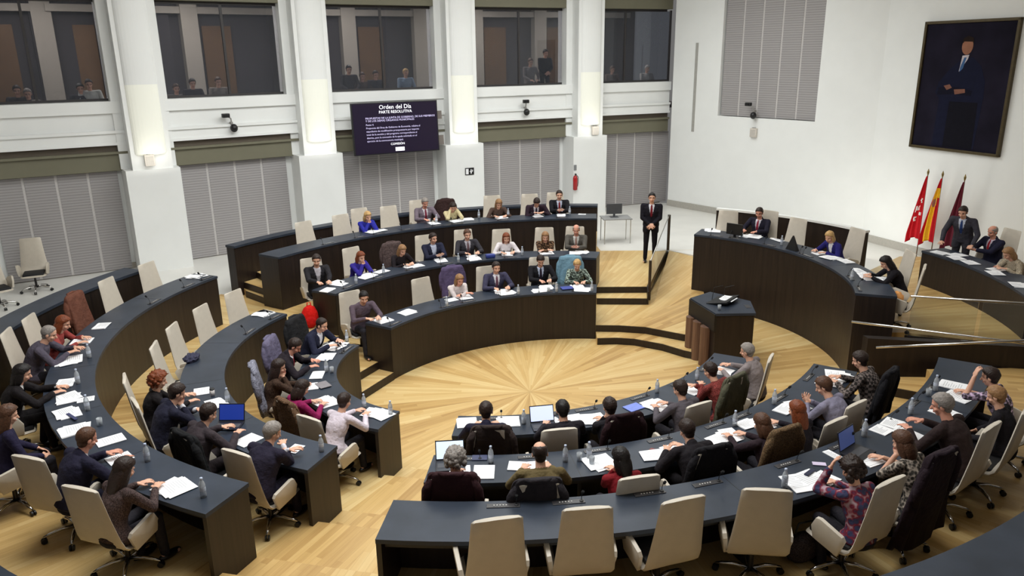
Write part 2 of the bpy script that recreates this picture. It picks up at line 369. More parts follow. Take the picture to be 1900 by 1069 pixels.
riser([(3.15, 16.98), (3.21, 17.46), (4.36, 20.89)], .3, .62)
riser([(7.09, 13.04), (8.39, 12.45), (12.4, 10.8)], .6, .96)

# ------------------------------------------------------------------ parapets behind the banks
def arc_slab(row, r0, r1, z0, z1, n=36, e0=0, e1=0, sh=(0, 0, 0)):
    p = row.arc(r0, n, e0, e1); q = row.arc(r1, n, e0, e1); m = MB()
    for i in range(n):
        v = [(p[i][0], p[i][1]), (p[i+1][0], p[i+1][1]), (q[i+1][0], q[i+1][1]), (q[i][0], q[i][1])]
        k = len(m.v)
        m.v += [(a[0]-sh[0], a[1]-sh[1], z-sh[2]) for z in (z1, z0) for a in v]
        m.f += [(k, k+3, k+2, k+1), (k+4, k+5, k+6, k+7), (k, k+1, k+5, k+4), (k+2, k+3, k+7, k+6)]
        if i == 0: m.f.append((k+3, k, k+4, k+7))
        if i == n-1: m.f.append((k+1, k+2, k+6, k+5))
    return m
for nm, rw in (('wall_parapet_left', A4), ('wall_parapet_back', B4), ('wall_parapet_near', D4), ('wall_parapet_right', CB)):
    o = struct(nm, arc_slab(rw, rw.r+.03, rw.r+rw.w-.03, rw.base, rw.top-.05), WENGE)
    struct('trim_parapet_cap', arc_slab(rw, rw.r, rw.r+rw.w, rw.top-.05, rw.top), SLATE if rw is not CB else WHITE2)
# flank wall beside the stair to the presiding level
fw_ = MB(); fw_.prism([(5.93, 12.2), (5.95, 12.05), (12.2, 10.75), (12.2, 10.9)], .3, 1.28); struct('wall_stair_flank', fw_, WENGE)

# ------------------------------------------------------------------ outer walls
CP = [(-12.75, 17.3), (-9.03, 19.5), (-5.4, 22.1), (-1.42, 24.25), (2.7, 26.2), (5.73, 27.45)]
CORNER = (10.2, 21.8)
TOPZ = 9.0
def frame(P0, P1):
    P0 = Vector((P0[0], P0[1], 0)); P1 = Vector((P1[0], P1[1], 0)); L = (P1-P0).length; d = (P1-P0)/L
    n = Vector((-d.y, d.x, 0))
    return Matrix(((d.x, n.x, 0, P0.x), (d.y, n.y, 0, P0.y), (0, 0, 1, 0), (0, 0, 0, 1))), L
GLASS = glass_mat('gallery_window_glass', (196, 200, 208), 1.45, .05)
WINFR = mat('dark_window_frame', (52, 49, 50), .5)
GDARK = mat('gallery_dark_wall', (62, 58, 62), .8, noise_amt=.08, scale=1)
GWOOD = mat('gallery_brown_wood', (112, 82, 52), .5, noise_amt=.12, scale=3)
GPIL = mat('gallery_grey_pilaster', (176, 168, 156), .7)
SPOT = mat('gallery_spot_lens', (255, 244, 225), .4, emit=9, noise_amt=0)
def sbox(name, x0, x1, y0, y1, z0, z1, M, m, parent=None):
    return struct(name, MB().box(((x0+x1)/2, (y0+y1)/2, (z0+z1)/2), ((x1-x0)/2, (y1-y0)/2, (z1-z0)/2), M), m, parent)
BAYS = []
for k in range(5):
    M, L = frame(CP[k], CP[k+1]); BAYS.append((M, L))
    xa = .76; xb = L-.74 if k < 4 else L+.35
    # screened opening of the lower storey: four slatted leaves with pale joints
    sc = bpy.data.objects.new('slatted_screen', None); COL.objects.link(sc)
    ctr = M @ Vector(((xa+xb)/2, .74, .61)); sc.location = ctr
    tag(sc, ['grey slatted window screen beside the two loose armchairs, leftmost bay', 'grey slatted window screen between the two leftmost white columns', 'grey slatted window screen below the wall-mounted display', 'grey slatted window screen between the pictogram column and the extinguisher column', 'grey slatted window screen right of the fire extinguisher, behind the standing person'][k], 'window screen')
    nS = 5 if k == 2 else 4
    for j in range(nS):
        u0 = xa+.0+(xb-xa-.0)*j/nS; u1 = xa+.0+(xb-xa-.0)*(j+1)/nS
        m = MB().box(((u0+u1)/2, .76, 1.91), ((u1-u0)/2-.03, .02, 1.28), M); m.v = [(p[0]-ctr.x, p[1]-ctr.y, p[2]-ctr.z) for p in m.v]
        m.build('screen_leaf', SLAT, sc)
        if j:
            m = MB().box((u0, .77, 1.91), (.035, .02, 1.28), M); m.v = [(p[0]-ctr.x, p[1]-ctr.y, p[2]-ctr.z) for p in m.v]
            m.build('screen_joint', mat('pale_screen_joint', (198, 194, 192), .6), sc)
    sbox('wall_north', -.1, L+.1, .82, 1.1, 0, 3.3, M, WHITE)
    sbox('trim_beam', -.1, L+.15, .55, 1.1, 3.22, 3.64, M, OLIVE)
    sbox('trim_beam_edge', -.1, L+.15, .47, 1.1, 3.64, 3.70, M, OLIVE)
    sbox('trim_beam_upper', -.1, L+.15, .6, 1.1, 3.70, 3.86, M, BROWNBEAM)  # upper band of the two-tone beam, in its own darker brown
    sbox('wall_fascia', -.1, L+.15, .50, 1.1, 3.86, 4.20, M, WHITE)
    sbox('trim_fascia_rib', -.1, L+.15, .46, .52, 3.86, 3.93, M, WHITE2)
    sbox('trim_fascia_rib', -.1, L+.15, .44, .52, 4.15, 4.22, M, WHITE2)
    sbox('wall_fascia', -.1, L+.15, .54, 1.1, 4.20, 4.64, M, WHITE)
    sbox('trim_sill', -.1, L+.15, .45, 1.1, 4.64, 4.93, M, WHITE2)
    sbox('trim_lintel', -.1, L+.15, .55, 1.1, 7.33, 7.8, M, OLIVE)
    sbox('wall_north', -.1, L+.15, .5, 1.1, 7.8, TOPZ, M, WHITE)
    sbox('baseboard_north', -.1, L+.1, .78, .83, .6, .75, M, GPIL)
    # gallery window
    wf = sbox('window_%d' % (k+1), -.1, L+.1, .82, .9, 7.26, 7.34, M, WINFR)
    x0 = .55 if k else .3; x1 = L-.45 if k < 4 else L+.3
    for (u0, u1) in ((x0, x0+.05), (x1-.05, x1)): sbox('window_frame', u0, u1, .82, .9, 4.93, 7.3, M, WINFR, wf)
    mid = [.5, .52, .5, .5, .42][k]*(x0+x1)
    sbox('window_frame', x0, x1, .83, .89, 4.93, 4.99, M, WINFR, wf); sbox('window_mullion', mid-.03, mid+.03, .82, .9, 4.93, 7.3, M, WINFR, wf)
    for (u0, u1) in ((x0, mid-.03), (mid+.03, x1)): sbox('window_pane', u0, u1, .855, .865, 4.99, 7.27, M, GLASS, wf)
    # public gallery behind the glass
    sbox('floor_gallery', -1.2, L+1.2, .95, 5.6, 4.0, 4.15, M, GDARK)
    sbox('wall_gallery', -1.6, L+1.6, 5.4, 5.6, 4.1, 9, M, GDARK)
    sbox('ceiling_gallery', -1.4, L+1.4, .95, 5.6, 7.9, 8.0, M, GDARK)
    for j, xx in enumerate((.1, L/2)):
        sbox('trim_gallery_pilaster', xx+.15, xx+.65, 5.05, 5.4, 4.1, 7.9, M, GPIL)
        sbox('trim_gallery_panel', xx+.8, xx+1.7, 5.33, 5.4, 4.1, 6.9, M, GWOOD)
    sbox('trim_gallery_cornice', -1.2, L+1.2, 5.1, 5.4, 7.25, 7.45, M, GPIL)
    if k in (0, 1, 2):
        for j, (fx, fy) in enumerate((((.35, 1.6), (.75, 2.2)), ((.3, 1.5), (.55, 1.3)), ((.3, 1.6), (.5, 1.4)))[k]):
            p = M @ Vector((L*fx, fy, 7.88))
            t = thing('ceiling_spotlight', p, 0, 'small round ceiling spotlight in the gallery behind window %s, %s of two' % (['one from the left', 'two from the left', 'above the wall display'][k], ['left', 'right'][j]), 'lamp', 'gallery spotlights')
            MB().lathe([(.07, 0), (.07, -.05), (.055, -.05)], 12).build('lamp_housing', WINFR, t)
            MB().lathe([(.05, -.045), (.05, -.056)], 12).build('lamp_lens', SPOT, t)
            l = bpy.data.lights.new('lamp_light', 'POINT'); l.energy = 14; l.color = (1, .85, .65); l.shadow_soft_size = .08
            lo = bpy.data.objects.new('lamp_light', l); COL.objects.link(lo); lo.parent = t; lo.location = (0, 0, -.15)
for k, w in ((0, 150), (1, 180), (2, 170), (3, 170), (4, 110)):
    M, L = BAYS[k]; p = M @ Vector((L/2, 3.0, 7.8)); area('gallery_light', p, 2, w, col=(1, .88, .74))
# columns
GLOW = mat('lit_wall_lamp_diffuser', (252, 252, 240), .6, emit=.06, noise_amt=0)
COLS = []
for k in range(0, 5):
    a = frame(CP[max(k-1, 0)], CP[max(k-1, 0)+1])[0]; b = frame(CP[k], CP[min(k+1, 5)])[0]
    d = (a.col[0].xyz+b.col[0].xyz).normalized(); n = Vector((-d.y, d.x, 0)); P = CP[k]
    M = Matrix(((d.x, n.x, 0, P[0]), (d.y, n.y, 0, P[1]), (0, 0, 1, 0), (0, 0, 0, 1))); COLS.append(M)
    sbox('wall_column_block', -.63, .65, 0, .85, .6, 3.25, M, WHITE)
    sbox('wall_column_shaft', -.45, .5, .06, 1.0, 3.25, TOPZ, M, WHITE)
    sbox('wall_column_return', -.66, .66, .5, 1.1, 3.25, TOPZ, M, WHITE)
    nm = ['half-cylinder wall lamp on the column at the left edge of the room', 'half-cylinder wall lamp on the column behind the left bank', 'half-cylinder wall lamp on the column left of the wall display', 'half-cylinder wall lamp on the column with the pictogram sign', 'half-cylinder wall lamp on the column with the fire extinguisher'][k]
    t = thing('wall_lamp', M @ Vector((.02, .06, 3.62)), math.atan2(d.y, d.x), nm, 'lamp', 'column wall lamps')
    m = MB(); n_ = 12
    def half(z, r, dz=0): return [(-.37*math.cos(math.pi*i/n_)*r, -.12*math.sin(math.pi*i/n_)*r, z) for i in range(n_+1)]
    m.loft([half(0, .9), half(.03, 1), half(1.7, 1)]); m.build('lamp_diffuser', GLOW, t)
    m = MB(); m.loft([half(1.7, 1), half(1.74, 1.0), half(5.3, 1.0)]); m.build('lamp_sleeve', WHITE2, t)
    l = bpy.data.lights.new('lamp_light', 'AREA'); l.shape = 'RECTANGLE'; l.size = .7; l.size_y = .25; l.energy = 2.6; l.color = (1, .98, .90)  # unseen area light added in front to brighten the diffuser and shaft
    lo = bpy.data.objects.new('lamp_light', l); COL.objects.link(lo); lo.parent = t; lo.location = (0, -.55, -.25); lo.rotation_euler = (R(150), 0, 0)
# right-hand walls
MBW, LB = frame(CP[5], CORNER)
sbox('wall_east', -.1, 1.86, 0, .3, .3, TOPZ, MBW, WHITE); sbox('wall_east', 5.36, LB+.05, 0, .3, .3, TOPZ, MBW, WHITE)
sbox('wall_east', 1.86, 5.36, 0, .3, .3, 3.88, MBW, WHITE); sbox('wall_east', 1.86, 5.36, .25, .3, 3.88, TOPZ, MBW, WHITE)
sbox('baseboard_east', -.1, LB, -.03, 0, .6, .82, MBW, mat('grey_baseboard', (176, 172, 164), .6))
sbox('trim_slot', .82, .92, -.02, .01, 3.3, 6.2, MBW, mat('grey_slot_strip', (168, 166, 160), .6))
sc = bpy.data.objects.new('slatted_screen', None); COL.objects.link(sc); sc.location = MBW @ Vector((3.6, .1, 3.9))
tag(sc, 'tall grey slatted screen high on the right white wall above the wall camera', 'window screen')
for j in range(5):
    u0 = 1.88+3.46*j/5; u1 = 1.88+3.46*(j+1)/5
    m = MB().box(((u0+u1)/2, .12, 6.4), ((u1-u0)/2-.03, .02, 2.5), MBW); m.v = [tuple(Vector(p)-sc.location) for p in m.v]; m.build('screen_leaf', SLAT, sc)
    if j: m = MB().box((u0, .13, 6.4), (.035, .02, 2.5), MBW); m.v = [tuple(Vector(p)-sc.location) for p in m.v]; m.build('screen_joint', _m['pale_screen_joint'], sc)
MCW, LC = frame(CORNER, (CORNER[0]+.37*18, CORNER[1]-.93*18))
sbox('wall_south_east', -.02, 17, 0, .3, .3, TOPZ, MCW, WHITE); sbox('baseboard_south_east', 0, 17, -.03, 0, .6, .82, MCW, _m['grey_baseboard'])
MLW, LL = frame((-14.5, 5), CP[0]); 
# roof over the hall
struct('ceiling', MB().prism([(-15, 1), (17.5, 1), (17.5, 8), (10.4, 22), (5.8, 28.4), (-6, 24), (-15, 19)], TOPZ, TOPZ+.2), WHITE)

# ------------------------------------------------------------------ curved desks
def desk(key, label, ends=True):
    w = ROW[key]; am = (w.a0+w.a1)/2; q = w.pt(am, w.r+w.w/2); loc = (q[0], q[1], w.floor)
    t = thing('curved_desk', loc, 0, label, 'desk')
    arc_slab(w, w.r-.02, w.r+w.w, w.top-.045, w.top, sh=loc).build('worktop', SLATE, t)
    arc_slab(w, w.r-.005, w.r+.035, w.base, w.top-.045, sh=loc, e0=.005/w.r, e1=-.005/w.r).build('front_panel', WENGE, t)
    L = (w.a1-w.a0)*w.r; n = max(2, round(L/1.7))
    for i in range(n+1):
        if 0 < i < n:       # thin joint line of the front cladding
            a = w.a0+(w.a1-w.a0)*i/n; tg = Vector((-math.sin(a), math.cos(a), 0)); rd = Vector((math.cos(a), math.sin(a), 0)); p = w.pt(a, w.r+.3)
            MM = Matrix(((rd.x, tg.x, 0, p[0]-loc[0]), (rd.y, tg.y, 0, p[1]-loc[1]), (0, 0, 1, -loc[2]), (0, 0, 0, 1)))
            MB().box((0, 0, (w.floor+w.top-.05)/2), (.2, .02, (w.top-.05-w.floor)/2), MM).build('support_panel', DARKIN, t)
            MB().box((w.w/2-.3, 0, w.top), (w.w/2, .003, .0012), MM).build('worktop_joint', BLACKP, t)
        else:
            a = w.a0 if i == 0 else w.a1; s = 1 if i == 0 else -1; a += s*.025/w.r
            tg = Vector((-math.sin(a), math.cos(a), 0)); rd = Vector((math.cos(a), math.sin(a), 0)); p = w.pt(a, w.r+w.w/2)
            MM = Matrix(((rd.x, tg.x, 0, p[0]-loc[0]), (rd.y, tg.y, 0, p[1]-loc[1]), (0, 0, 1, -loc[2]), (0, 0, 0, 1)))
            lo = w.floor if key != 'C1' or i else w.floor
            MB().box((0, 0, (w.base+w.top-.046)/2), (w.w/2-.005, .025, (w.top-.046-w.base)/2), MM).build('end_panel', WENGE, t)
    arc_slab(w, w.r+.036, w.r+w.w-.08, w.top-.13, w.top-.046, sh=loc, e0=.06/w.r, e1=-.06/w.r).build('cable_tray', DARKIN, t)
    return t
DN = {'A1': 'front desk of the left bank', 'A2': 'middle desk of the left bank', 'A3': 'rear desk of the left bank',
      'B1': 'front desk of the far bank', 'B2': 'middle desk of the far bank', 'B3': 'rear desk of the far bank',
      'D1': 'front desk of the near bank', 'D2': 'middle desk of the near bank', 'D3': 'rear desk of the near bank',
      'C1': 'high presiding desk', 'C2': 'secretaries\' desk under the portrait'}
desk('A1', 'short dark curved desk, innermost of the left bank, beside the parquet arena')
desk('A2', 'dark curved desk between the inner and outer desks of the left bank')
desk('A3', 'long dark curved desk, outermost of the left bank')
desk('B1', 'dark curved desk of the far bank with its full brown front facing the arena')
desk('B2', 'dark curved desk in the middle of the far bank')
desk('B3', 'dark curved desk at the rear of the far bank, below the columns')
desk('D1', 'dark curved desk of the near bank closest to the lectern and arena')
desk('D2', 'dark curved desk in the middle of the near bank')
desk('D3', 'wide slate-topped curved desk at the bottom of the picture behind four empty chairs')
desk('C1', 'tall dark curved presiding desk on the right behind the lectern')
desk('C2', 'dark desk at the right edge below the portrait, covered with papers')
# ================================================================== furniture and people
# ------------------------------------------------------------------ the swivel chair
def make_chair():
    t = bpy.data.objects.new('swivel_chair', None); COL.objects.link(t)
    def prof(pts, hw, th, name, m, bow=.0):
        rings = []
        for i, (y, z) in enumerate(pts):
            a = pts[max(i-1, 0)]; b = pts[min(i+1, len(pts)-1)]; d = Vector((0, b[0]-a[0], b[1]-a[1])).normalized(); n = Vector((0, d.z, -d.y))
            w = hw[i]; r_ = []
            for (sx, sn) in ((-1, -.25), (-.93, .6), (-.5, 1), (0, 1), (.5, 1), (.93, .6), (1, -.25), (.93, -.8), (.5, -1), (0, -1), (-.5, -1), (-.93, -.8)):
                bend = bow*(sx*sx)
                r_.append(Vector((sx*w, y, z))+n*(sn*th+bend))
            rings.append(r_)
        o = MB().loft(rings).build(name, m, t, smooth=True); fix_normals(o); o.data.set_sharp_from_angle(angle=R(50)); return o
    prof([(-.385, 1.235), (-.383, 1.22), (-.365, 1.1), (-.335, .9), (-.305, .72), (-.28, .58), (-.25, .49), (-.20, .44), (-.12, .415)],
         [.20, .222, .230, .245, .262, .278, .282, .278, .268], .022, 'backrest', LEATHER, .012)
    prof([(-.14, .415), (.0, .405), (.14, .41), (.25, .42), (.265, .425)], [.268, .27, .265, .25, .225], .022, 'seat_shell', LEATHER, .0)
    o = MB().rbox((0, .02, .455), (.215, .225, .03), .025).build('seat_cushion', CUSHION, t, smooth=True); o.data.set_sharp_from_angle(angle=R(40))
    for s in (-1, 1):
        m = MB(); M = Matrix.Translation((s*.290, -.03, .545)) @ Matrix.Rotation(s*.13, 4, 'Y') @ Matrix.Rotation(.3, 4, 'X')
        pts = [(-.15, -.13), (.13, -.15), (.185, -.02), (.165, .10), (.12, .125), (-.13, .125), (-.165, .09)]
        rings = []
        for x, k in ((-.024, .9), (-.018, 1), (.018, 1), (.024, .9)): rings.append([M @ Vector((x, p[0]*k, p[1]*k)) for p in pts])
        m.loft(rings); o = m.build('armrest', LEATHER, t, smooth=True); fix_normals(o); o.data.set_sharp_from_angle(angle=R(35))
    MB().tube([(0, 0, .10), (0, 0, .40)], [.028, .022], 10).rbox((0, 0, .385), (.09, .12, .018), .01).build('gas_column', mat('dark_column_metal', (60, 58, 58), .35, metal=.8), t, smooth=False)
    for k in range(5):
        a = 2*math.pi*k/5+.3; c, s_ = math.cos(a), math.sin(a)
        o = MB().tube([(0, 0, .115), (c*.15, s_*.15, .125), (c*.27, s_*.27, .10), (c*.325, s_*.325, .078)], [.026, .023, .018, .014], 8).build('base_leg', CHROME, t, smooth=True)
        m = MB(); M = Matrix.Translation((c*.325, s_*.325, .033)) @ Matrix.Rotation(a, 4, 'Z') @ Matrix.Rotation(math.pi/2, 4, 'X')
        for dx in (-.016, .016): m.lathe([(.0, -.009), (.032, -.009), (.033, 0), (.032, .009), (.0, .009)], 12, (0, 0, dx), M)
        m.build('caster', BLACKP, o)
    return t
CHAIR0 = make_chair(); _first = [True]
def put_chair(loc, rz, label, group, zs=1.0):
    if _first[0]: c = CHAIR0; _first[0] = False
    else: c = copy_tree(CHAIR0)
    c.location = loc; c.rotation_euler = (0, 0, rz); c.scale = (1.02, 1, zs); tag(c, label, 'chair', group); return c

# ------------------------------------------------------------------ people
JOBS = []        # meshes that are fused into one skin by a voxel remesh, all at once at the end
def fuse(mb, voxel, smooth, cb): JOBS.append((mb, voxel, smooth, cb))
def run_jobs():
    tmp = []
    for mb, vx, sm, cb in JOBS:
        me = mb.mesh('t'); o = bpy.data.objects.new('t', me); COL.objects.link(o)
        r = o.modifiers.new('r', 'REMESH'); r.mode = 'VOXEL'; r.voxel_size = vx; r.use_smooth_shade = True
        if sm: s = o.modifiers.new('s', 'SMOOTH'); s.iterations = sm; s.factor = .5
        tmp.append(o)
    dg = bpy.context.evaluated_depsgraph_get(); dg.update()
    out = []
    for o in tmp: out.append(bpy.data.meshes.new_from_object(o.evaluated_get(dg)))
    for (mb, vx, sm, cb), me in zip(JOBS, out): cb(me)
    for o in tmp:
        d = o.data; bpy.data.objects.remove(o); bpy.data.meshes.remove(d)
    JOBS.clear()
def coords(me):
    a = np.empty(len(me.vertices)*3, np.float32); me.vertices.foreach_get('co', a); return a.reshape(-1, 3)
def centers(me):
    n = len(me.polygons); a = np.empty(n*3, np.float32); me.polygons.foreach_get('center', a); return a.reshape(-1, 3)
SKINS = {'fair': (222, 170, 143), 'tan': (198, 143, 114), 'rosy': (216, 152, 128)}
HAIRC = {'black': (28, 23, 22), 'dark': (46, 33, 28), 'brown': (84, 56, 40), 'red': (122, 62, 34), 'blond': (196, 158, 104), 'grey': (142, 134, 128), 'white': (196, 192, 188), 'sandy': (150, 112, 76)}
EYEM = mat('dark_eye', (36, 26, 24), .3, noise_amt=0); LIPM = mat('lips', (172, 96, 84), .5, noise_amt=0)
SHOE = mat('black_leather_shoe', (22, 20, 20), .3)
TROU = {}
def ik(S, Wp, up, fo, hint):
    d = Wp-S; L = d.length; mx = (up+fo)*.985
    if L > mx: Wp = S+d*(mx/L); d = Wp-S; L = mx
    L = max(L, .12)
    a = (up*up-fo*fo+L*L)/(2*L); h = math.sqrt(max(up*up-a*a, 0)); u = d.normalized()
    p = (hint-hint.dot(u)*u).normalized()
    return S+u*a+p*h, Wp
def cloth(key, col, pattern=None):
    P = {'tweed': lambda c: dict(pattern='tweed', c2=[x*.6 for x in c], c3=[min(255, x*1.3) for x in c]),
         'leopard': lambda c: dict(pattern='spots', c2=(38, 26, 20), c3=(150, 118, 88)),
         'floral': lambda c: dict(pattern='floral', c2=(60, 62, 92), c3=(176, 150, 160)),
         'speckle': lambda c: dict(pattern='spots', c2=[x*.45 for x in c], c3=[min(255, x*1.45) for x in c]),
         'plaid': lambda c: dict(pattern='plaid', c2=[x*.4 for x in c])}
    kw = P[pattern](col) if pattern else dict(noise_amt=.12, scale=9)
    return mat('%s_cloth' % key, col, .85, spec=.2, bump=.5, **({'scale': 9} if pattern else {}), **kw)
def person(loc, rz, label, top, hair=('short', 'dark'), pose='desk', lean=.2, hy=0, hp=.25, skin='fair', s=1.0, stand=False, far=False, sleeve=1.0, group=None, female=False, bodyyaw=0, tz=.75):
    """top = ('suit', colour key, rgb, shirt rgb, tie rgb) or ('top', key, rgb, pattern)"""
    vz = .0085 if far else .0072
    hipz = .90 if stand else .50
    root = bpy.data.objects.new('person', bpy.data.meshes.new('t0')); COL.objects.link(root)
    root.location = loc; root.rotation_euler = (0, 0, rz); s = s*(1.0 if female else 1.05); root.scale = (s, s, s); tag(root, label, 'person', group)
    H = Vector((0, -.04, hipz)); sw = .17 if female else .20
    # spine
    NS_ = 7; P = [H]; T = []
    for i in range(NS_):
        th = lean*(.6+.75*i/(NS_-1)); d = Vector((0, math.sin(th), math.cos(th))); T.append(d); P.append(P[-1]+d*.50/NS_)
    T.append(T[-1]); neck = P[-1]
    prof = [(.172, .128), (.168, .126), (.160, .120), (.158, .118), (.170, .122), (.184, .124), (.182, .104), (.09, .072)]
    if female: prof = [(.17, .12), (.158, .112), (.13, .098), (.126, .098), (.142, .118), (.15, .112), (.148, .088), (.075, .06)]
    def torso(m, k, e, top=8):
        rings = []; e = e*1.25
        for i in range(top):
            rx, ry = prof[i][0]*k+e, prof[i][1]*k+e; f = Vector((0, T[i].z, -T[i].y))
            rings.append([P[i]+Vector((1, 0, 0))*rx*math.cos(a)+f*ry*math.sin(a) for a in [2*math.pi*j/16 for j in range(16)]])
        r0 = rings[0]; c0 = P[0]; rings.insert(0, [c0+(q-c0)*.7-T[0]*.05 for q in r0])
        m.loft(rings)
    up = T[-1]; fwd = Vector((0, up.z, -up.y))
    SH = [neck-up*.035+Vector((sx*sw, 0, 0)) for sx in (-1, 1)]
    # head
    hth = lean*.75+hp*.5; hd = Vector((0, math.sin(hth), math.cos(hth)))
    hc = neck+hd*.165+Vector((0, .015, 0))
    HM = Matrix.Translation(hc) @ Matrix.Rotation(hy, 4, 'Z') @ Matrix.Rotation(-(lean*.3+hp), 4, 'X')
    # arms
    tb = tz+.055; hl, hr = Vector((-.15, .44, tb)), Vector((.15, .45, tb))
    eh = [Vector((-1.0, -.5, -.8)), Vector((1.0, -.5, -.8))]
    chin = HM @ Vector((.03, .10, -.13)); chinl = HM @ Vector((-.03, .10, -.13))
    if pose == 'write': hr = Vector((.07, .43, tb)); hl = Vector((-.16, .40, tb))
    elif pose == 'chin': hr = chin; hl = Vector((-.05, .44, tb)); eh[1] = Vector((.2, .6, -1))
    elif pose == 'chinl': hl = chinl; hr = Vector((.08, .44, tb)); eh[0] = Vector((-.2, .6, -1))
    elif pose == 'face2': hl = HM @ Vector((-.09, .06, -.03)); hr = HM @ Vector((.09, .06, -.03)); eh = [Vector((-.5, .6, -1)), Vector((.5, .6, -1))]
    elif pose == 'mouth': hl = HM @ Vector((-.025, .12, -.10)); hr = HM @ Vector((.025, .12, -.11)); eh = [Vector((-.5, .5, -1)), Vector((.5, .5, -1))]
    elif pose == 'cross': hl = Vector((.06, .42, tb+.01)); hr = Vector((-.06, .45, tb+.03))
    elif pose == 'clasp': hl = Vector((-.035, .44, tb+.01)); hr = Vector((.035, .44, tb+.015))
    elif pose == 'lap': hl = Vector((-.13, .30, .60)); hr = Vector((.13, .30, .60))
    elif pose == 'reach': hl = Vector((-.10, .54, tb+.01)); hr = Vector((.12, .50, tb+.01))
    elif pose == 'raise': hl = HM @ Vector((-.12, .14, .04)); eh[0] = Vector((-.4, .6, -1)); hr = Vector((.15, .45, tb))
    elif pose == 'raiser': hr = HM @ Vector((.12, .14, .0)); eh[1] = Vector((.4, .6, -1)); hl = Vector((-.15, .45, tb))
    elif pose == 'front': hl = Vector((-.03, .17, .96)); hr = Vector((.03, .18, .97)); eh = [Vector((-1, -.3, -.6)), Vector((1, -.3, -.6))]
    elif pose == 'leanon': hl = Vector((-.30, .36, tb)); hr = Vector((.26, .38, tb))
    arms = []
    for i, (S_, w_) in enumerate(zip(SH, (hl, hr))):
        e_, w2 = ik(S_, w_, .285, .255, eh[i]); arms.append((S_, e_, w2))
    body = MB(); torso(body, .92, -.004)
    body.caps(neck-up*.05, hc-hd*.04, .058, .050)
    hm = MB()
    body.ell((0, -.012, .028), (.075, .094, .088), HM); body.ell((0, .018, -.04), (.056, .068, .074), HM); body.ell((0, .045, -.088), (.030, .030, .022), HM)
    a, b = HM @ Vector((0, .082, .006)), HM @ Vector((0, .104, -.028)); body.caps(a, b, .008, .014)
    for sx in (-1, 1):
        body.ell((sx*.076, -.008, -.012), (.011, .020, .031), HM)
        body.caps(HM @ Vector((sx*.012, .080, .024)), HM @ Vector((sx*.045, .066, .024)), .009, .008)
        body.ell((sx*.040, .055, -.032), (.022, .022, .02), HM)
    body.ell((0, .083, -.060), (.024, .011, .010), HM)
    for i, (S_, e_, w_) in enumerate(arms):
        sx = -1 if i == 0 else 1
        body.caps(S_, e_, .046, .037); body.caps(e_, w_, .037, .026)
        f = (w_-e_).normalized(); down = pose in ('desk', 'write', 'cross', 'reach', 'leanon') or (pose in ('chin', 'raiser') and i == 0) or (pose in ('chinl', 'raise') and i == 1)
        if down: f = Vector((f.x*.6, f.y, f.z*.15)).normalized(); nrm = Vector((0, 0, -1))
        elif pose in ('front', 'lap'): nrm = Vector((0, -1, -.3))
        else: nrm = (hc-w_).normalized()
        nrm = (nrm-nrm.dot(f)*f).normalized(); side = f.cross(nrm).normalized()
        th_s = side if side.x*sx < 0 else -side          # thumb points to the inside
        pc = w_+f*.045
        MM = Matrix((side.to_tuple(), f.to_tuple(), nrm.to_tuple())).transposed().to_4x4(); MM.translation = pc
        body.ell((0, 0, 0), (.040, .050, .016), MM)
        for q, (off, ln) in enumerate(((-.034, .060), (-.012, .072), (.012, .076), (.034, .066))):
            o_ = off if th_s.dot(side) > 0 else -off
            b0 = pc+f*.035+side*o_; c1_ = b0+(f+side*o_*5).normalized()*ln*.5+nrm*.006; c2_ = c1_+(f*.8+nrm*.55+side*o_*4).normalized()*ln*.5
            body.caps(b0, c1_, .0098, .0092, 8); body.caps(c1_, c2_, .0092, .0085, 8)
        t0 = w_+f*.02+th_s*.030; t1 = t0+(f*.7+th_s*.75+nrm*.2).normalized()*.038; t2 = t1+(f+nrm*.2).normalized()*.028
        body.caps(t0, t1, .012, .0105, 8); body.caps(t1, t2, .0105, .009, 8)
    legs = []
    for sx in (-1, 1):
        hp_ = Vector((sx*.09, -.02, hipz-.02))
        if stand: kn = Vector((sx*.10, .02, .50)); an = Vector((sx*.11, -.01, .09))
        else: kn = Vector((sx*.12, .36, .52)); an = Vector((sx*.12, .33+.06*sx, .09))
        legs.append((hp_, kn, an)); body.caps(hp_, kn, .066, .048); body.caps(kn, an, .046, .032); body.caps(an+Vector((0, -.02, -.035)), an+Vector((sx*.015, .14, -.055)), .03, .024)
    hkey = hair[1]; HMAT = mat('%s_hair' % hkey, HAIRC[hkey], .45, spec=.3, noise_amt=.22, scale=40, bump=.18)
    SK = mat('%s_skin' % skin, SKINS[skin], .55, noise_amt=.03)
    HI = HM.inverted()
    def cb_body(me):
        me.name = 'person_body'
        for m_ in (SK, LIPM, EYEM, HMAT): me.materials.append(m_)
        c = centers(me); A = np.array(HI); L = c @ A[:3, :3].T+A[:3, 3]
        idx = np.zeros(len(c), np.int32); ax = np.abs(L[:, 0])
        idx[(L[:, 1] > .06) & (np.hypot(ax/1.35-.031/1.35, L[:, 2]-.004) < .0085)] = 2
        idx[(L[:, 1] > .074) & (ax < .024) & (np.abs(L[:, 2]+.060) < .008)] = 1
        idx[(L[:, 1] > .062) & (ax > .012) & (ax < .048) & (np.abs(L[:, 2]-.027) < .0045)] = 3
        me.polygons.foreach_set('material_index', idx); root.data = me
    fuse(body, vz, 1, cb_body)
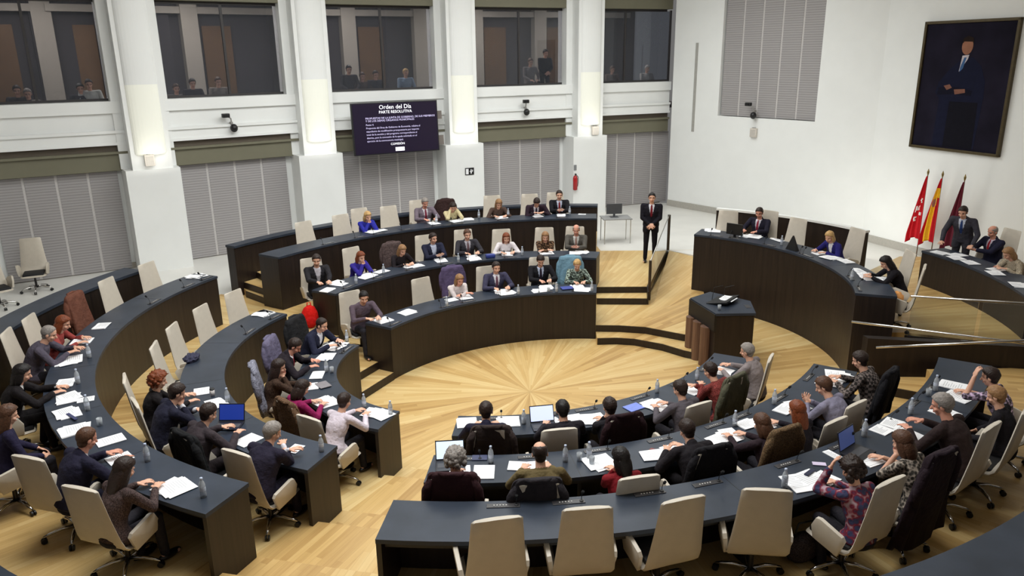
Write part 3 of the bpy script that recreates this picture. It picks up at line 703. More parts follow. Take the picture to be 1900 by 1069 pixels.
    def child(name, m_, cutter=None, par=root):
        def cb(me):
            me.name = name; me.materials.append(m_)
            if cutter:
                bm = bmesh.new(); bm.from_mesh(me); kill = [f for f in bm.faces if cutter(f.calc_center_median())]
                bmesh.ops.delete(bm, geom=kill, context='FACES'); bm.to_mesh(me); bm.free()
            o = bpy.data.objects.new(name, me); COL.objects.link(o); o.parent = par; return o
        return cb
    def arm_sleeves(m, k, end=1.0):
        for S_, e_, w_ in arms:
            m.caps(S_, e_, .066*k, .055*k)
            if end > .05: m.caps(e_, e_+(w_-e_)*(.90*end), .055*k, .042*k)
    chest = P[6]
    if top[0] == 'suit':
        _, key, rgb, shirt, tie = top
        j = MB(); torso(j, 1.0, .020, 8); arm_sleeves(j, 1.0)
        j.caps(SH[0], SH[1], .062, .062); j.caps(neck-up*.03-fwd*.02, neck+up*.012-fwd*.022, .075, .066)
        for sx in (-1, 1): j.caps(Vector((sx*.09, 0, hipz)), Vector((sx*.10, .10 if not stand else -.0, hipz-.02 if not stand else hipz-.12)), .10, .095)
        neckf = neck
        def cut(c):
            v = c-P[3]; t = v.dot(up)/.30; x = abs(c.x); ff = (c-neck).dot(fwd)
            vf = (c-(P[3]+(neck-P[3])*max(0, min(1, t)))).dot(fwd)
            return 0.05 < t < 1.45 and vf > .02 and x < .012+.062*max(0, t)
        fuse(j, .0105 if not far else .012, 2, child('jacket', cloth(key, rgb), cut))
        sh = MB(); torso(sh, .97, .006, 8); sh.caps(neck-up*.03, neck+up*.028, .064, .057)
        for S_, e_, w_ in arms: sh.caps(e_+(w_-e_)*.82, e_+(w_-e_)*.965, .034, .031)
        fuse(sh, .0115, 1, child('shirt', cloth('shirt_%d_%d_%d' % shirt, shirt)))
        if tie:
            m = MB(); pts = []; tm = cloth('tie_%d_%d_%d' % tie, tie)
            for i in (7, 6, 5, 4, 3):
                ry = prof[i][1]*.97+.006; f = Vector((0, T[i].z, -T[i].y)); pts.append((P[i]+f*(ry+.008), (.016, .024, .027, .032, .02)[(7-i)]))
            pts[0] = (neck+up*.005+fwd*.068, .018)
            rings = [[p+Vector((w_, 0, 0)), p+fwd*.007, p-Vector((w_, 0, 0)), p-fwd*.007] for p, w_ in pts]
            m.loft(rings); o = m.build('necktie', tm, root); fix_normals(o)
    else:
        _, key, rgb, pattern = top
        j = MB(); torso(j, 1.0, .013, 8); arm_sleeves(j, .90, sleeve); j.caps(SH[0], SH[1], .056, .056)
        j.caps(neck-up*.05, neck+up*.0, .068, .060)
        for sx in (-1, 1): j.caps(Vector((sx*.09, 0, hipz)), Vector((sx*.10, .06 if not stand else 0, hipz-.02)), .10, .09)
        if female:
            for sx in (-1, 1): j.ell(P[5]+fwd*.075+Vector((sx*.065, 0, 0)), (.062, .05, .06))
        fuse(j, .0105 if not far else .012, 2, child('blouse' if female else 'pullover', cloth(key, rgb, pattern)))
    tr = MB()
    for hp_, kn, an in legs: tr.caps(hp_, kn, .086, .066); tr.caps(kn, an, .062, .050)
    tr.ell(H+Vector((0, 0, -.01)), (.175, .13, .10))
    tk = 'trouser_charcoal' if top[0] != 'suit' else 'trouser_'+top[1]
    fuse(tr, .016, 1, child('trousers', cloth(tk, (40, 38, 44) if top[0] != 'suit' else [x*.85 for x in top[2]])))
    for hp_, kn, an in legs:
        MB().ell(an+Vector((0, .045, -.052)), (.046, .135, .038)).build('shoe', SHOE, root, smooth=True)
    # hair
    st = hair[0]; hb = MB(); seed = random.random()*50
    def msk(d, thick, lo_back, bald=False, rough=.05, hl_=.60):
        y, z = d.y, d.z
        if y > .35: h = .12+(hl_-.10-.12)*min(1, (y-.35)/.4)
        elif y > -.05: h = -.45+(.57)*((y+.05)/.4)
        else: h = -.45+(lo_back+.45)*min(1, (-.05-y)/.35)
        k = max(0, min(1, (z-h)/.07))
        if bald and z > .42 and d.y > -.85: k *= max(0, 1-(z-.42)/.12)
        nz = noise.noise(d*6+Vector((seed, 0, 0)))*rough+noise.noise(d*17+Vector((seed, 5, 0)))*rough*.5
        return .90+(.10+thick+nz)*k
    base = (.080, .099, .094)
    def cap(thick, lo, **kw): hb.ell((0, -.012, .026), base, HM, 32, 24, lambda d: msk(d, thick, lo, **kw))
    if st in ('short', 'thin', 'bald', 'bun'):
        hb.ell((0, -.034, -.036), (.060, .051, .062), HM, 20, 14, lambda d: 1+.05*noise.noise(d*9+Vector((seed, 0, 0))))
        for sx in (-1, 1): hb.ell((sx*.060, -.010, .012), (.020, .040, .040), HM, 14, 10)
    if st == 'short': cap(.10, -.85, rough=.08)
    elif st == 'thin': cap(.035, -.72, hl_=.78, rough=.02)
    elif st == 'bald': cap(.05, -.72, bald=True, rough=.02)
    elif st == 'curly':
        cap(.30, -.9, rough=.34)
        for i in range(46):
            a_ = random.uniform(0, 2*math.pi); z_ = random.uniform(-.9, .9); y_ = math.sin(a_)
            if y_ > .35 and z_ < .45: continue
            q = math.sqrt(1-z_*z_); r_ = random.uniform(.022, .034)
            hb.ell((math.cos(a_)*q*.098, y_*q*.105-.02, z_*.108-.0), (r_, r_, r_), HM, 8, 6)
    elif st in ('long', 'bob'):
        cap(.16, -.95, rough=.07); L_ = .17 if st == 'long' else .085
        fn = lambda d: 1+noise.noise(d*7+Vector((seed, 0, 0)))*.12
        hb.ell((0, -.062, -.045-L_*.35), (.086, .058, .075+L_*.72), HM, 20, 16, fn)
        for sx in (-1, 1): hb.ell((sx*.072, -.022, -.04-L_*.25), (.026, .048, .062+L_*.55), HM, 14, 12, fn)
    elif st == 'bun':
        cap(.10, -.75); hb.ell((0, -.125, .03), (.04, .036, .04), HM)
    o = hb.build('hair', HMAT, root, smooth=True)
    return root

# ------------------------------------------------------------------ coats over chair backs
def coat(loc, rz, label, key, rgb, pattern=None, size=1.0, group=None, low=.55, wide=.0, bump=.6, zs=1.0):
    t = thing('draped_coat', loc, rz, label, 'coat', group); t.scale = (1.04, 1, zs)
    m_ = cloth(key, rgb, pattern); rings = []; sd = random.random()*40
    zs = [1.285, 1.275, 1.25, 1.20, 1.12, 1.04, .94, .84, .74, .64, low]
    for z in zs:
        k = (1.285-z)/(1.285-low); yc = -.275-.09*(z-.52)/.7
        wx = (.185, .215, .235, .245, .252)[min(4, zs.index(z))]+wide*k+.012*k; wy = (.018, .034, .044, .050, .052)[min(4, zs.index(z))]+.012*k
        r_ = []
        for j in range(40):
            a = 2*math.pi*j/40; ca, sa = math.cos(a), math.sin(a)
            x = wx*math.copysign(abs(ca)**.45, ca); y = wy*math.copysign(abs(sa)**.6, sa)
            f = .022*k*math.sin(7*a+sd+3*k)+.02*noise.noise(Vector((ca*2.2+sd, sa*2.2, z*4)))
            r_.append(Vector((x*(1+f*2), yc+y+f*math.copysign(1, sa), z+.05*noise.noise(Vector((ca*1.5, sd, 0)))*(k > .9)+(.0 if k < .98 else .03*math.sin(3*a+sd)))))
        rings.append(r_)
    o = MB().loft(rings).build('coat_body', m_, t, smooth=True); fix_normals(o)
    for sx in (-1, 1):
        o = MB().tube([(sx*.20, -.38, 1.22), (sx*.255, -.375, 1.08), (sx*.27, -.35, .9), (sx*.265, -.33, .74)], [.035, .048, .046, .038], 10).build('sleeve', m_, t, smooth=True)
    c = MB().tube([(-.13, -.38, 1.275), (-.07, -.42, 1.28), (.07, -.42, 1.28), (.13, -.38, 1.275)], [.016, .026, .026, .016], 8).build('collar', m_, t, smooth=True)
    return t

# ------------------------------------------------------------------ small things
PLAS = glass_mat('clear_bottle_plastic', (236, 240, 244), 1.35, .38)
CAPM = mat('pale_bottle_cap', (190, 200, 222), .4); LABM = mat('bottle_label', (206, 212, 226), .6)
def mk_bottle():
    t = bpy.data.objects.new('water_bottle', None); COL.objects.link(t)
    MB().lathe([(.026, 0), (.031, .006), (.031, .07), (.029, .09), (.031, .11), (.031, .135), (.024, .165), (.013, .185), (.012, .2)], 16).build('bottle_body', PLAS, t, smooth=True)
    MB().lathe([(.014, .198), (.015, .2), (.015, .218), (.013, .22)], 12).build('bottle_cap', CAPM, t, smooth=True)
    MB().lathe([(.0316, .072), (.0318, .074), (.0318, .112), (.0316, .114)], 16).build('bottle_label', LABM, t, smooth=True)
    return t
def mk_glass():
    t = bpy.data.objects.new('drinking_glass', None); COL.objects.link(t)
    MB().lathe([(.028, 0), (.034, .10), (.0325, .10), (.0265, .006), (.001, .006)], 16).build('glass_wall', PLAS, t, smooth=True); return t
def mk_console():
    t = bpy.data.objects.new('microphone_console', None); COL.objects.link(t)
    MB().rbox((0, 0, .004), (.165, .034, .004), .003).build('control_plate', mat('console_plate', (58, 56, 58), .4), t)
    for x in (-.09, -.06, -.03, 0, .03): MB().lathe([(.008, .008), (.008, .012), (.006, .013)], 8, (x, 0, 0)).build('push_button', mat('console_button', (205, 203, 200), .4), t)
    MB().tube([(.13, 0, .004), (.13, 0, .05), (.13, -.02, .10), (.13, -.05, .135)], .0035, 6).build('gooseneck', BLACKP, t)
    MB().lathe([(.014, 0), (.016, .008), (.016, .034), (.012, .044)], 10, (0, 0, 0), Matrix.Translation((.13, -.045, .125)) @ Matrix.Rotation(-R(-40), 4, 'X')).build('microphone_head', mat('microphone_foam', (20, 20, 22), .9), t)
    MB().lathe([(.02, .006), (.02, .016), (.014, .018)], 12, (.13, 0, 0)).build('microphone_base', BLACKP, t)
    return t
PROTO = {}
def inst(kind, loc, rz, label, cat, group=None):
    if kind not in PROTO: PROTO[kind] = {'bottle': mk_bottle, 'glass': mk_glass, 'console': mk_console}[kind](); o = PROTO[kind]
    else: o = copy_tree(PROTO[kind])
    o.location = loc; o.rotation_euler = (0, 0, rz); tag(o, label, cat, group); return o
INK = mat('grey_print', (196, 196, 200), .8, noise_amt=0)
def paper(loc, rz, label, n=2, w=.21, h=.297, col=None, group='papers on the desks', spread=.05):
    m = MB(); ink = MB(); z = .001
    for i in range(n):
        dx, dy, a = random.uniform(-spread, spread)*(i > 0), random.uniform(-spread, spread)*(i > 0), random.uniform(-.5, .5)*(i > 0)*spread*8
        M = Matrix.Translation((dx, dy, z)) @ Matrix.Rotation(a, 4, 'Z'); t_ = .0012 if i else .004
        m.box((0, 0, t_), (w/2, h/2, t_), M); z += t_*2+.0006
        if i == n-1:
            for k in range(8):
                l_ = random.uniform(.55, 1); ink.box((-w*.38*(1-l_), h*(.36-.085*k), t_*2+.0003), (w*.38*l_, .0035, .0002), M)
    if n*.297*.21 > 1: pass
    o = m.build('paper_sheets', col or PAPER, None, loc=loc, rz=rz); tag(o, label, 'papers', group)
    o2 = ink.build('printed_text', INK, o)
    return o
def laptop(loc, rz, label, scr, lid=(40, 40, 46), w=.17, open_=1.75, emit=.8):
    t = thing('laptop', loc, rz, label, 'laptop')
    b = mat('laptop_body_%d' % lid[0], lid, .35, metal=.3)
    MB().rbox((0, 0, .009), (w, .12, .008), .004).build('keyboard_base', b, t)
    MB().box((0, -.0, .0178), (w*.88, .05, .0008)).build('keyboard', mat('laptop_keys', (70, 70, 74), .6), t)
    M = Matrix.Translation((0, .12, .017)) @ Matrix.Rotation(-(open_-math.pi/2), 4, 'X')
    MB().rbox((0, .004, .115), (w, .005, .115), .004, M).build('screen_lid', b, t)
    MB().box((0, -.0025, .117), (w*.93, .001, .1), M).build('screen', mat('screen_%d_%d_%d' % scr, scr, .3, emit=emit, noise_amt=0), t)
    return t
# ================================================================== who sits where
def S_(key, jac, shirt=(226, 228, 234), tie=None): return ('suit', key, jac, shirt, tie)
NAVY = (36, 38, 58); BLK = (26, 25, 30); CHAR = (54, 52, 58); GREYS = (96, 92, 98)
RED_T = (120, 28, 36); BLUE_T = (48, 78, 140); DARK_T = (40, 30, 44)
def T_(key, rgb, pattern=None): return ('top', key, rgb, pattern)
# row, head/chair-top pixel, kind, description, options
E_ = 'E'; P_ = 'P'
SEATS = [
 # far bank, rear desk
 ('B3', 562, 412, E_, 'the empty chair at the left end of the rear desk of the far bank', {}),
 ('B3', 631, 398, E_, 'the second empty chair from the left end of the rear far desk', {}),
 ('B3', 684, 402, P_, 'person in a cobalt blue jacket with both hands at the mouth, rear far desk', dict(top=T_('cobalt', (44, 46, 150)), hair=('bob', 'blond'), pose='mouth', female=True, ch=(667, 385))),
 ('B3', 720, 382, E_, 'the empty chair between the cobalt blue jacket and the grey checked jacket', {}),
 ('B3', 789, 382, P_, 'person in a grey checked jacket reading at the rear far desk', dict(top=('suit', 'greycheck', (112, 100, 110), (214, 208, 214), (120, 40, 60)), hair=('short', 'grey'), pose='desk', skin='rosy', hp=.4, ch=(774, 368))),
 ('B3', 841, 387, P_, 'person in a cream blouse holding the head with both hands', dict(top=T_('cream', (214, 200, 156)), hair=('bob', 'dark'), pose='face2', female=True, hp=.5, coat=('dark brown fur-trimmed coat over the chair behind the cream blouse', 'fur_dark', (58, 38, 36), 'tweed'))),
 ('B3', 926, 381, P_, 'person in a brown jacket with head bowed at the rear far desk', dict(top=T_('brownjacket', (84, 66, 58)), hair=('long', 'sandy'), pose='desk', female=True, hp=.45, ch=(911, 361))),
 ('B3', 996, 376, P_, 'person in a dark plum suit bending over the rear far desk', dict(top=S_('plum', (46, 32, 42), (206, 200, 206), DARK_T), hair=('short', 'dark'), pose='write', hp=.75, lean=.4, ch=(980, 355))),
 ('B3', 1038, 368, P_, 'person in a black suit and red tie at the right end of the rear far desk', dict(top=S_('black', BLK, (200, 206, 226), RED_T), hair=('short', 'dark'), pose='clasp', hp=.1, ch=(1030, 355))),
 # far bank, middle desk
 ('B2', 593, 490, P_, 'person in a dark jacket turned sideways at the left end of the middle far desk', dict(top=S_('darkgrey', (38, 36, 40), (196, 190, 196)), hair=('short', 'dark'), pose='reach', yaw=-.5, hy=-.3)),
 ('B2', 672, 477, P_, 'person in a violet blue jacket with a hand at the mouth, middle far desk', dict(top=T_('violetblue', (52, 42, 136)), hair=('bob', 'red'), pose='mouth', female=True, ch=(652, 458))),
 ('B2', 748, 480, P_, 'person in a black top writing at the middle far desk', dict(top=T_('blacktop', (34, 28, 32)), hair=('long', 'sandy'), pose='write', female=True, hp=.4, coat=('grey-brown fur coat over the chair left of the black top, middle far desk', 'fur_grey', (92, 76, 74), 'tweed'), ch=(728, 455))),
 ('B2', 805, 449, P_, 'person in a navy suit turned slightly left, middle far desk', dict(top=S_('navy', NAVY, (206, 212, 232)), hair=('short', 'dark'), pose='clasp', lean=.15, hp=.1, hy=.3, ch=(786, 436))),
 ('B2', 868, 442, P_, 'person in a charcoal suit with striped tie, middle far desk', dict(top=S_('charcoal', CHAR, (190, 184, 192), (110, 84, 88)), hair=('short', 'brown'), pose='desk', lean=.1, hp=.15, ch=(859, 424))),
 ('B2', 940, 443, P_, 'person in a white blouse facing forward at the middle far desk', dict(top=T_('whiteblouse', (226, 218, 220)), hair=('bob', 'red'), pose='desk', female=True, hp=.2, ch=(930, 425))),
 ('B2', 1012, 440, P_, 'person in a leopard print top, middle far desk', dict(top=T_('leopardtop', (96, 70, 52), 'leopard'), hair=('bob', 'sandy'), pose='cross', female=True, ch=(1010, 422))),
 ('B2', 1069, 433, P_, 'person in a grey-green suit at the right end of the middle far desk', dict(top=S_('greygreen', (86, 82, 76), (214, 210, 204), (150, 120, 110)), hair=('bald', 'grey'), pose='clasp', skin='rosy', hp=.25, ch=(1067, 420))),
 # far bank, front desk
 ('B1', 684, 556, P_, 'person in a mauve-grey jacket reaching over the left end of the front far desk', dict(top=T_('mauvegrey', (92, 78, 88)), hair=('short', 'black'), pose='reach', lean=.35, yaw=-.35, hy=-.3)),
 ('B1', 780, 517, E_, 'the single empty chair at the front far desk', {}),
 ('B1', 855, 518, P_, 'person in a white cardigan leaning on the front far desk', dict(top=T_('whitecardigan', (224, 212, 210)), hair=('bob', 'sandy'), pose='cross', female=True, lean=.3, skin='rosy', coat=('dusky purple coat over the chair left of the white cardigan', 'purplecoat', (86, 74, 104), None), ch=(838, 497))),
 ('B1', 922, 504, P_, 'person in a slate blue suit upright at the front far desk', dict(top=S_('slateblue', (62, 60, 82), (232, 228, 236), (110, 70, 86)), hair=('short', 'dark'), pose='desk', lean=.02, hp=.1, ch=(904, 499))),
 ('B1', 1003, 490, P_, 'person in a black suit with an open folder, front far desk', dict(top=S_('black', BLK, (196, 204, 226), DARK_T), hair=('short', 'dark'), pose='write', lean=.25, hp=.55, ch=(1000, 477))),
 ('B1', 1071, 492, P_, 'person in a grey-green blouse at the right end of the front far desk', dict(top=T_('sagetop', (122, 134, 124), 'speckle'), hair=('short', 'blond'), pose='write', female=True, lean=.3, hp=.5, coat=('pale blue coat over the chair behind the grey-green blouse', 'palebluecoat', (112, 146, 164), None), ch=(1058, 478))),
 # left bank, front desk
 ('A1', 604, 606, P_, 'person in a dark suit holding a cup, far end of the front left desk', dict(top=S_('navy', (32, 30, 42), (222, 220, 228), None), hair=('thin', 'dark'), pose='desk', hp=.3, ch=(545, 592), coat=('black coat over the chair at the far end of the front left desk', 'blackcoat', (34, 34, 36), None))),
 ('A1', 551, 645, P_, 'person in a dark suit and loosened red tie, front left desk', dict(top=S_('black2', (38, 32, 38), (220, 214, 218), (168, 44, 62)), hair=('short', 'dark'), pose='desk', hp=.6, skin='rosy', ch=(503, 628), coat=('lilac-grey jacket over the chair behind the red tie', 'lilacjacket', (104, 98, 122), None))),
 ('A1', 524, 682, P_, 'person in a brown fur-collared jacket, front left desk', dict(top=T_('brownjacket2', (78, 58, 46), 'tweed'), hair=('long', 'dark'), pose='chin', female=True, hp=.3, ch=(492, 678), coat=('blue and grey patterned scarf coat over the chair behind the brown jacket', 'scarfcoat', (150, 150, 166), 'tweed'))),
 ('A1', 566, 718, P_, 'person in a magenta top half hidden behind the brown coat', dict(top=T_('magenta', (142, 32, 84)), hair=('bob', 'dark'), pose='write', female=True, lean=.3, hp=.5, ch=(545, 742), coat=('long brown fur coat over the chair beside the magenta top', 'furcoat', (112, 84, 62), 'tweed'))),
 ('A1', 646, 738, P_, 'person in a white and lilac printed blouse, near end of the front left desk', dict(top=T_('lilacprint', (214, 202, 212), None), hair=('short', 'dark'), pose='reach', female=True, lean=.3, hp=.2)),
 # left bank, middle desk
 ('A2', 438, 541, E_, 'the farthest of the four empty chairs at the middle left desk', {}),
 ('A2', 387, 569, E_, 'the second farthest of the four empty chairs at the middle left desk', {}),
 ('A2', 325, 603, E_, 'the third farthest of the four empty chairs at the middle left desk', {}),
 ('A2', 308, 637, E_, 'the nearest of the four empty chairs at the middle left desk', {}),
 ('A2', 303, 706, P_, 'person in a black sweater behind the midnight blue suit, middle left desk', dict(top=T_('blacktop2', (30, 26, 28)), hair=('curly', 'red'), pose='desk', female=True, ch=(270, 690))),
 ('A2', 336, 732, P_, 'person in a midnight blue suit with a hand at the cheek, middle left desk', dict(top=S_('midnight', (34, 34, 50), (224, 224, 230), None), hair=('short', 'dark'), pose='chin', lean=.35, hp=.4, ch=(280, 738))),
 ('A2', 394, 770, P_, 'person in a charcoal suit working at a laptop, middle left desk', dict(top=S_('charcoal2', (58, 50, 54), (226, 222, 226), None), hair=('short', 'dark'), pose='desk', lean=.3, hp=.4, coat=('black coat over the chair behind the laptop user, middle left desk', 'blackcoat2', (22, 22, 24), None), ch=(340, 808))),
 ('A2', 512, 802, P_, 'person in a dark navy suit at the near end of the middle left desk', dict(top=S_('navy3', (38, 34, 50), (216, 214, 222), None), hair=('short', 'grey'), pose='cross', lean=.25, hp=.35, hy=-.4, ch=(452, 830))),
 # left bank, rear desk
 ('A3', 284, 489, E_, 'the empty chair at the far end of the rear left desk', {}),
 ('A3', 216, 518, E_, 'the second empty chair from the far end of the rear left desk', {}),
 ('A3', 160, 548, E_, 'the empty chair under the brown coat at the rear left desk', dict(coat=('brown leather coat over the third chair from the far end of the rear left desk', 'browncoat', (106, 66, 52), None))),
 ('A3', 126, 596, P_, 'person in a coral red cardigan, rear left desk', dict(top=T_('coral', (150, 66, 62)), hair=('long', 'red'), pose='desk', female=True, hp=.3, ch=(62, 580))),
 ('A3', 100, 620, P_, 'person in a slate grey sweater beside the coral cardigan', dict(top=T_('slatesweater', (82, 76, 88)), hair=('thin', 'grey'), pose='reach', lean=.35, hp=.3, ch=(12, 612))),
 ('A3', 52, 690, P_, 'person in a black jacket over a white shirt at the left edge, rear left desk', dict(top=S_('black4', (28, 24, 26), (220, 216, 214), None), hair=('bob', 'black'), pose='reach', female=True, lean=.3, hp=.3)),
 ('A3', 24, 772, P_, 'person in a dark indigo blouse with hands in the lap at the left edge', dict(top=T_('indigo', (36, 32, 56)), hair=('long', 'brown'), pose='lap', female=True, hp=.3)),
 ('A3', 172, 817, P_, 'person in a navy suit reading beside the tweed jacket, rear left desk', dict(top=S_('navy5', (34, 32, 50), (220, 214, 218), None), hair=('thin', 'brown'), pose='desk', skin='rosy', lean=.2, hp=.3, ch=(52, 848), cyaw=.35)),
 ('A3', 240, 866, P_, 'person in a brown tweed jacket at the near end of the rear left desk', dict(top=T_('browntweed', (84, 68, 66), 'tweed'), hair=('long', 'dark'), pose='write', female=True, lean=.25, hp=.4, ch=(172, 893), cyaw=.2)),
 # near bank, front desk
 ('D1', 902, 766, P_, 'person in a dark navy suit seen from behind at the left end of the front near desk', dict(top=S_('navy6', (34, 32, 50), (220, 220, 226), None), hair=('short', 'dark'), pose='desk', lean=.25, hp=.3, coat=('dark brown coat over the chair at the left end of the front near desk', 'darkbrowncoat', (54, 44, 42), None), ch=(912, 797))),
 ('D1', 1043, 766, P_, 'person in a black jumper working at the lit laptop, front near desk', dict(top=T_('blackjumper', (34, 30, 36)), hair=('short', 'black'), pose='desk', lean=.25, hp=.3, ch=(1038, 796))),
 ('D1', 1130, 762, P_, 'person in black with a hand raised to the face, front near desk', dict(top=T_('blackknit', (28, 25, 30)), hair=('short', 'dark'), pose='chinl', lean=.3, hp=.3, coat=('black coat with a dark red scarf over a chair of the front near desk', 'blackredcoat', (40, 22, 26), None), ch=(1160, 775))),
 ('D1', 1260, 728, P_, 'person in a grey shirt writing at the front near desk', dict(top=T_('greyshirt', (88, 82, 88)), hair=('short', 'dark'), pose='write', lean=.3, hp=.35, hy=.2, ch=(1297, 749))),
 ('D1', 1314, 688, P_, 'person in a brick red patterned shirt, front near desk', dict(top=T_('brickred', (140, 62, 58), 'tweed'), hair=('short', 'dark'), pose='cross', lean=.35, hp=.3, ch=(1366, 702), coat=('olive green coat over the chair behind the brick red shirt', 'olivecoat', (84, 82, 66), None))),
 ('D1', 1382, 655, P_, 'person in a light grey sweater at the far end of the front near desk', dict(top=T_('lightgrey', (138, 128, 128)), hair=('short', 'grey'), pose='desk', lean=.15, hp=.2, ch=(1426, 662), cyaw=.2)),
 # near bank, middle desk
 ('D2', 846, 862, P_, 'person at the bright white laptop with a hand at the chin, middle near desk', dict(top=T_('burgundy', (62, 36, 40)), hair=('curly', 'grey'), pose='chin', lean=.2, hp=.3, skin='fair', coat=('dark burgundy coat over the chair at the left end of the middle near desk', 'burgundycoat', (52, 28, 32), None), ch=(838, 886))),
 ('D2', 1001, 845, P_, 'person in an olive jacket seen from behind, middle near desk', dict(top=T_('olivejacket', (102, 88, 58)), hair=('bald', 'dark'), pose='desk', lean=.25, hp=.3, coat=('dark grey coat over the chair behind the olive jacket', 'darkgreycoat', (46, 42, 46), None), ch=(998, 897))),
 ('D2', 1150, 850, P_, 'person in a dark red sweater with a hand at the face, middle near desk', dict(top=T_('darkred', (124, 26, 34)), hair=('bob', 'black'), pose='chinl', female=True, lean=.25, hp=.3, hy=.3, ch=(1186, 884))),
 ('D2', 1272, 797, P_, 'person in a black suit holding a phone, middle near desk', dict(top=S_('black7', (32, 28, 32), (214, 210, 214), None), hair=('short', 'dark'), pose='write', lean=.3, hp=.4, coat=('plain black coat over the chair behind the phone user, middle near desk', 'blackcoat3', (24, 22, 26), None), ch=(1325, 835))),
 ('D2', 1410, 783, P_, 'person in dark clothes half hidden by the olive fur-collared coat', dict(top=T_('darkplum', (44, 32, 38)), hair=('bob', 'brown'), pose='reach', female=True, lean=.3, hp=.35, coat=('olive brown coat with a fur collar over a chair of the middle near desk', 'olivefur', (112, 88, 62), 'tweed'), ch=(1443, 792))),
 ('D2', 1474, 760, P_, 'person in a plain black dress between the olive coat and lilac shirt', dict(top=T_('blackdress', (30, 26, 34)), hair=('long', 'red'), pose='desk', female=True, lean=.15, hp=.2)),
 ('D2', 1524, 715, P_, 'person in a lilac grey shirt leaning on the middle near desk', dict(top=T_('lilacshirt', (134, 130, 150)), hair=('short', 'brown'), pose='clasp', lean=.4, hp=.4, hy=.3, ch=(1550, 762))),
 ('D2', 1592, 670, P_, 'person in a checked shirt at the far end of the middle near desk', dict(top=T_('checked', (120, 108, 104), 'plaid'), hair=('short', 'dark'), pose='write', lean=.2, hp=.35, coat=('bulky black coat over the chair at the far end of the middle near desk', 'blackcoat4', (22, 21, 25), None), ch=(1622, 700))),
 # near bank, rear desk
 ('D3', 922, 962, E_, 'the leftmost of the four big empty chairs at the rear near desk', dict(cyaw=.18)),
 ('D3', 1090, 942, E_, 'the second from the left of the four big empty chairs at the rear near desk', dict(cyaw=-.02)),
 ('D3', 1268, 925, E_, 'the third from the left of the four big empty chairs at the rear near desk', dict(cyaw=.1)),
 ('D3', 1424, 908, E_, 'the rightmost of the four big empty chairs at the rear near desk', dict(cyaw=-.42)),
 ('D3', 1576, 868, P_, 'person in a floral red and blue dress, rear near desk', dict(top=T_('floralred', (124, 32, 48), 'floral'), hair=('curly', 'dark'), pose='raise', female=True, lean=.3, hp=.35, ch=(1650, 890), cyaw=.1)),
 ('D3', 1668, 812, P_, 'person in a grey speckled blouse with bare forearms, rear near desk', dict(top=T_('speckledblouse', (132, 122, 112), 'speckle'), hair=('bob', 'brown'), pose='chinl', female=True, lean=.3, hp=.35, sleeve=0, ch=(1752, 845), coat=('glossy black quilted coat hanging low over the chair at the lower right', 'quilted', (38, 27, 34), None))),
 ('D3', 1742, 752, P_, 'person in a dark brown jacket beside the speckled blouse, rear near desk', dict(top=T_('darkbrownjacket', (46, 34, 34)), hair=('short', 'grey'), pose='desk', lean=.25, hp=.2, hy=.35, skin='rosy', ch=(1840, 790), s=1.06)),
 ('D3', 1845, 730, P_, 'person in a black cardigan with hands in the lap, rear near desk', dict(top=T_('blackcardigan', (28, 25, 30)), hair=('short', 'sandy'), pose='lap', female=True, lean=.25, hp=.4, ch=(1893, 752))),
 ('D3', 1829, 690, P_, 'person in a lilac patterned blouse with a hand held up, far end of the rear near desk', dict(top=T_('lilacpattern', (150, 132, 152), 'speckle'), hair=('short', 'dark'), pose='raise', female=True, lean=.2, hp=.2, sleeve=0)),
 # presiding desk
 ('C1', 1352, 391, E_, 'the empty chair behind the black monitor at the presiding desk', dict(cyaw=.2)),
 ('C1', 1408, 402, P_, 'person in a dark suit and red tie at the presiding desk', dict(top=S_('navy8', (32, 30, 44), (220, 214, 222), (140, 40, 60)), hair=('short', 'dark'), pose='desk', hp=.3, hy=.2, skin='rosy', ch=(1424, 392))),
 ('C1', 1482, 405, E_, 'the empty chair in the middle of the presiding desk', {}),
 ('C1', 1536, 438, P_, 'person in a royal blue jacket with white collar at the presiding desk', dict(top=('suit', 'royalblue', (38, 34, 104), (232, 228, 230), None), hair=('bob', 'blond'), pose='desk', female=True, hp=.35, hy=.3, noch=1)),
 ('C1', 1592, 424, E_, 'the chair right behind the royal blue jacket at the presiding desk', {}),
 ('C1', 1640, 484, P_, 'person in a black wool top writing at the presiding desk', dict(top=T_('blackwool', (26, 23, 28)), hair=('long', 'black'), pose='reach', female=True, lean=.3, hp=.5, ch=(1678, 466))),
 ('C1', 1716, 494, E_, 'empty, seen from the side at the near end of the presiding desk', dict(cyaw=-.25)),
 # secretaries
 ('C2', 1840, 438, P_, 'person in a navy suit and red tie at the secretaries\' desk', dict(top=S_('navy9', (34, 34, 54), (214, 200, 214), (160, 40, 50)), hair=('bald', 'grey'), pose='clasp', skin='rosy', hp=.35)),
 ('C2', 1868, 466, P_, 'person in a beige jacket writing at the secretaries\' desk', dict(top=T_('beigejacket', (190, 174, 150), 'tweed'), hair=('bob', 'sandy'), pose='write', female=True, lean=.35, hp=.5)),
]
GRP = {'A': 'swivel chairs of the left bank', 'B': 'swivel chairs of the far bank', 'D': 'swivel chairs of the near bank', 'C': 'swivel chairs of the presiding desk'}
SEATPOS = []; CHL = []
def facing(row, a): return math.atan2(math.cos(a), -math.sin(a))       # yaw so that local +Y looks at the row's centre
def solve(c, a, r, z, u):              # angle on the row that keeps the measured column at the chosen radius
    for _ in range(8):
        f = lambda t: px((c.x+r*math.cos(t), c.y+r*math.sin(t), z))-u
        d = (f(a+.002)-f(a-.002))/.004
        if abs(d) < 60: break
        a -= max(-.12, min(.12, f(a)/d))
    return a
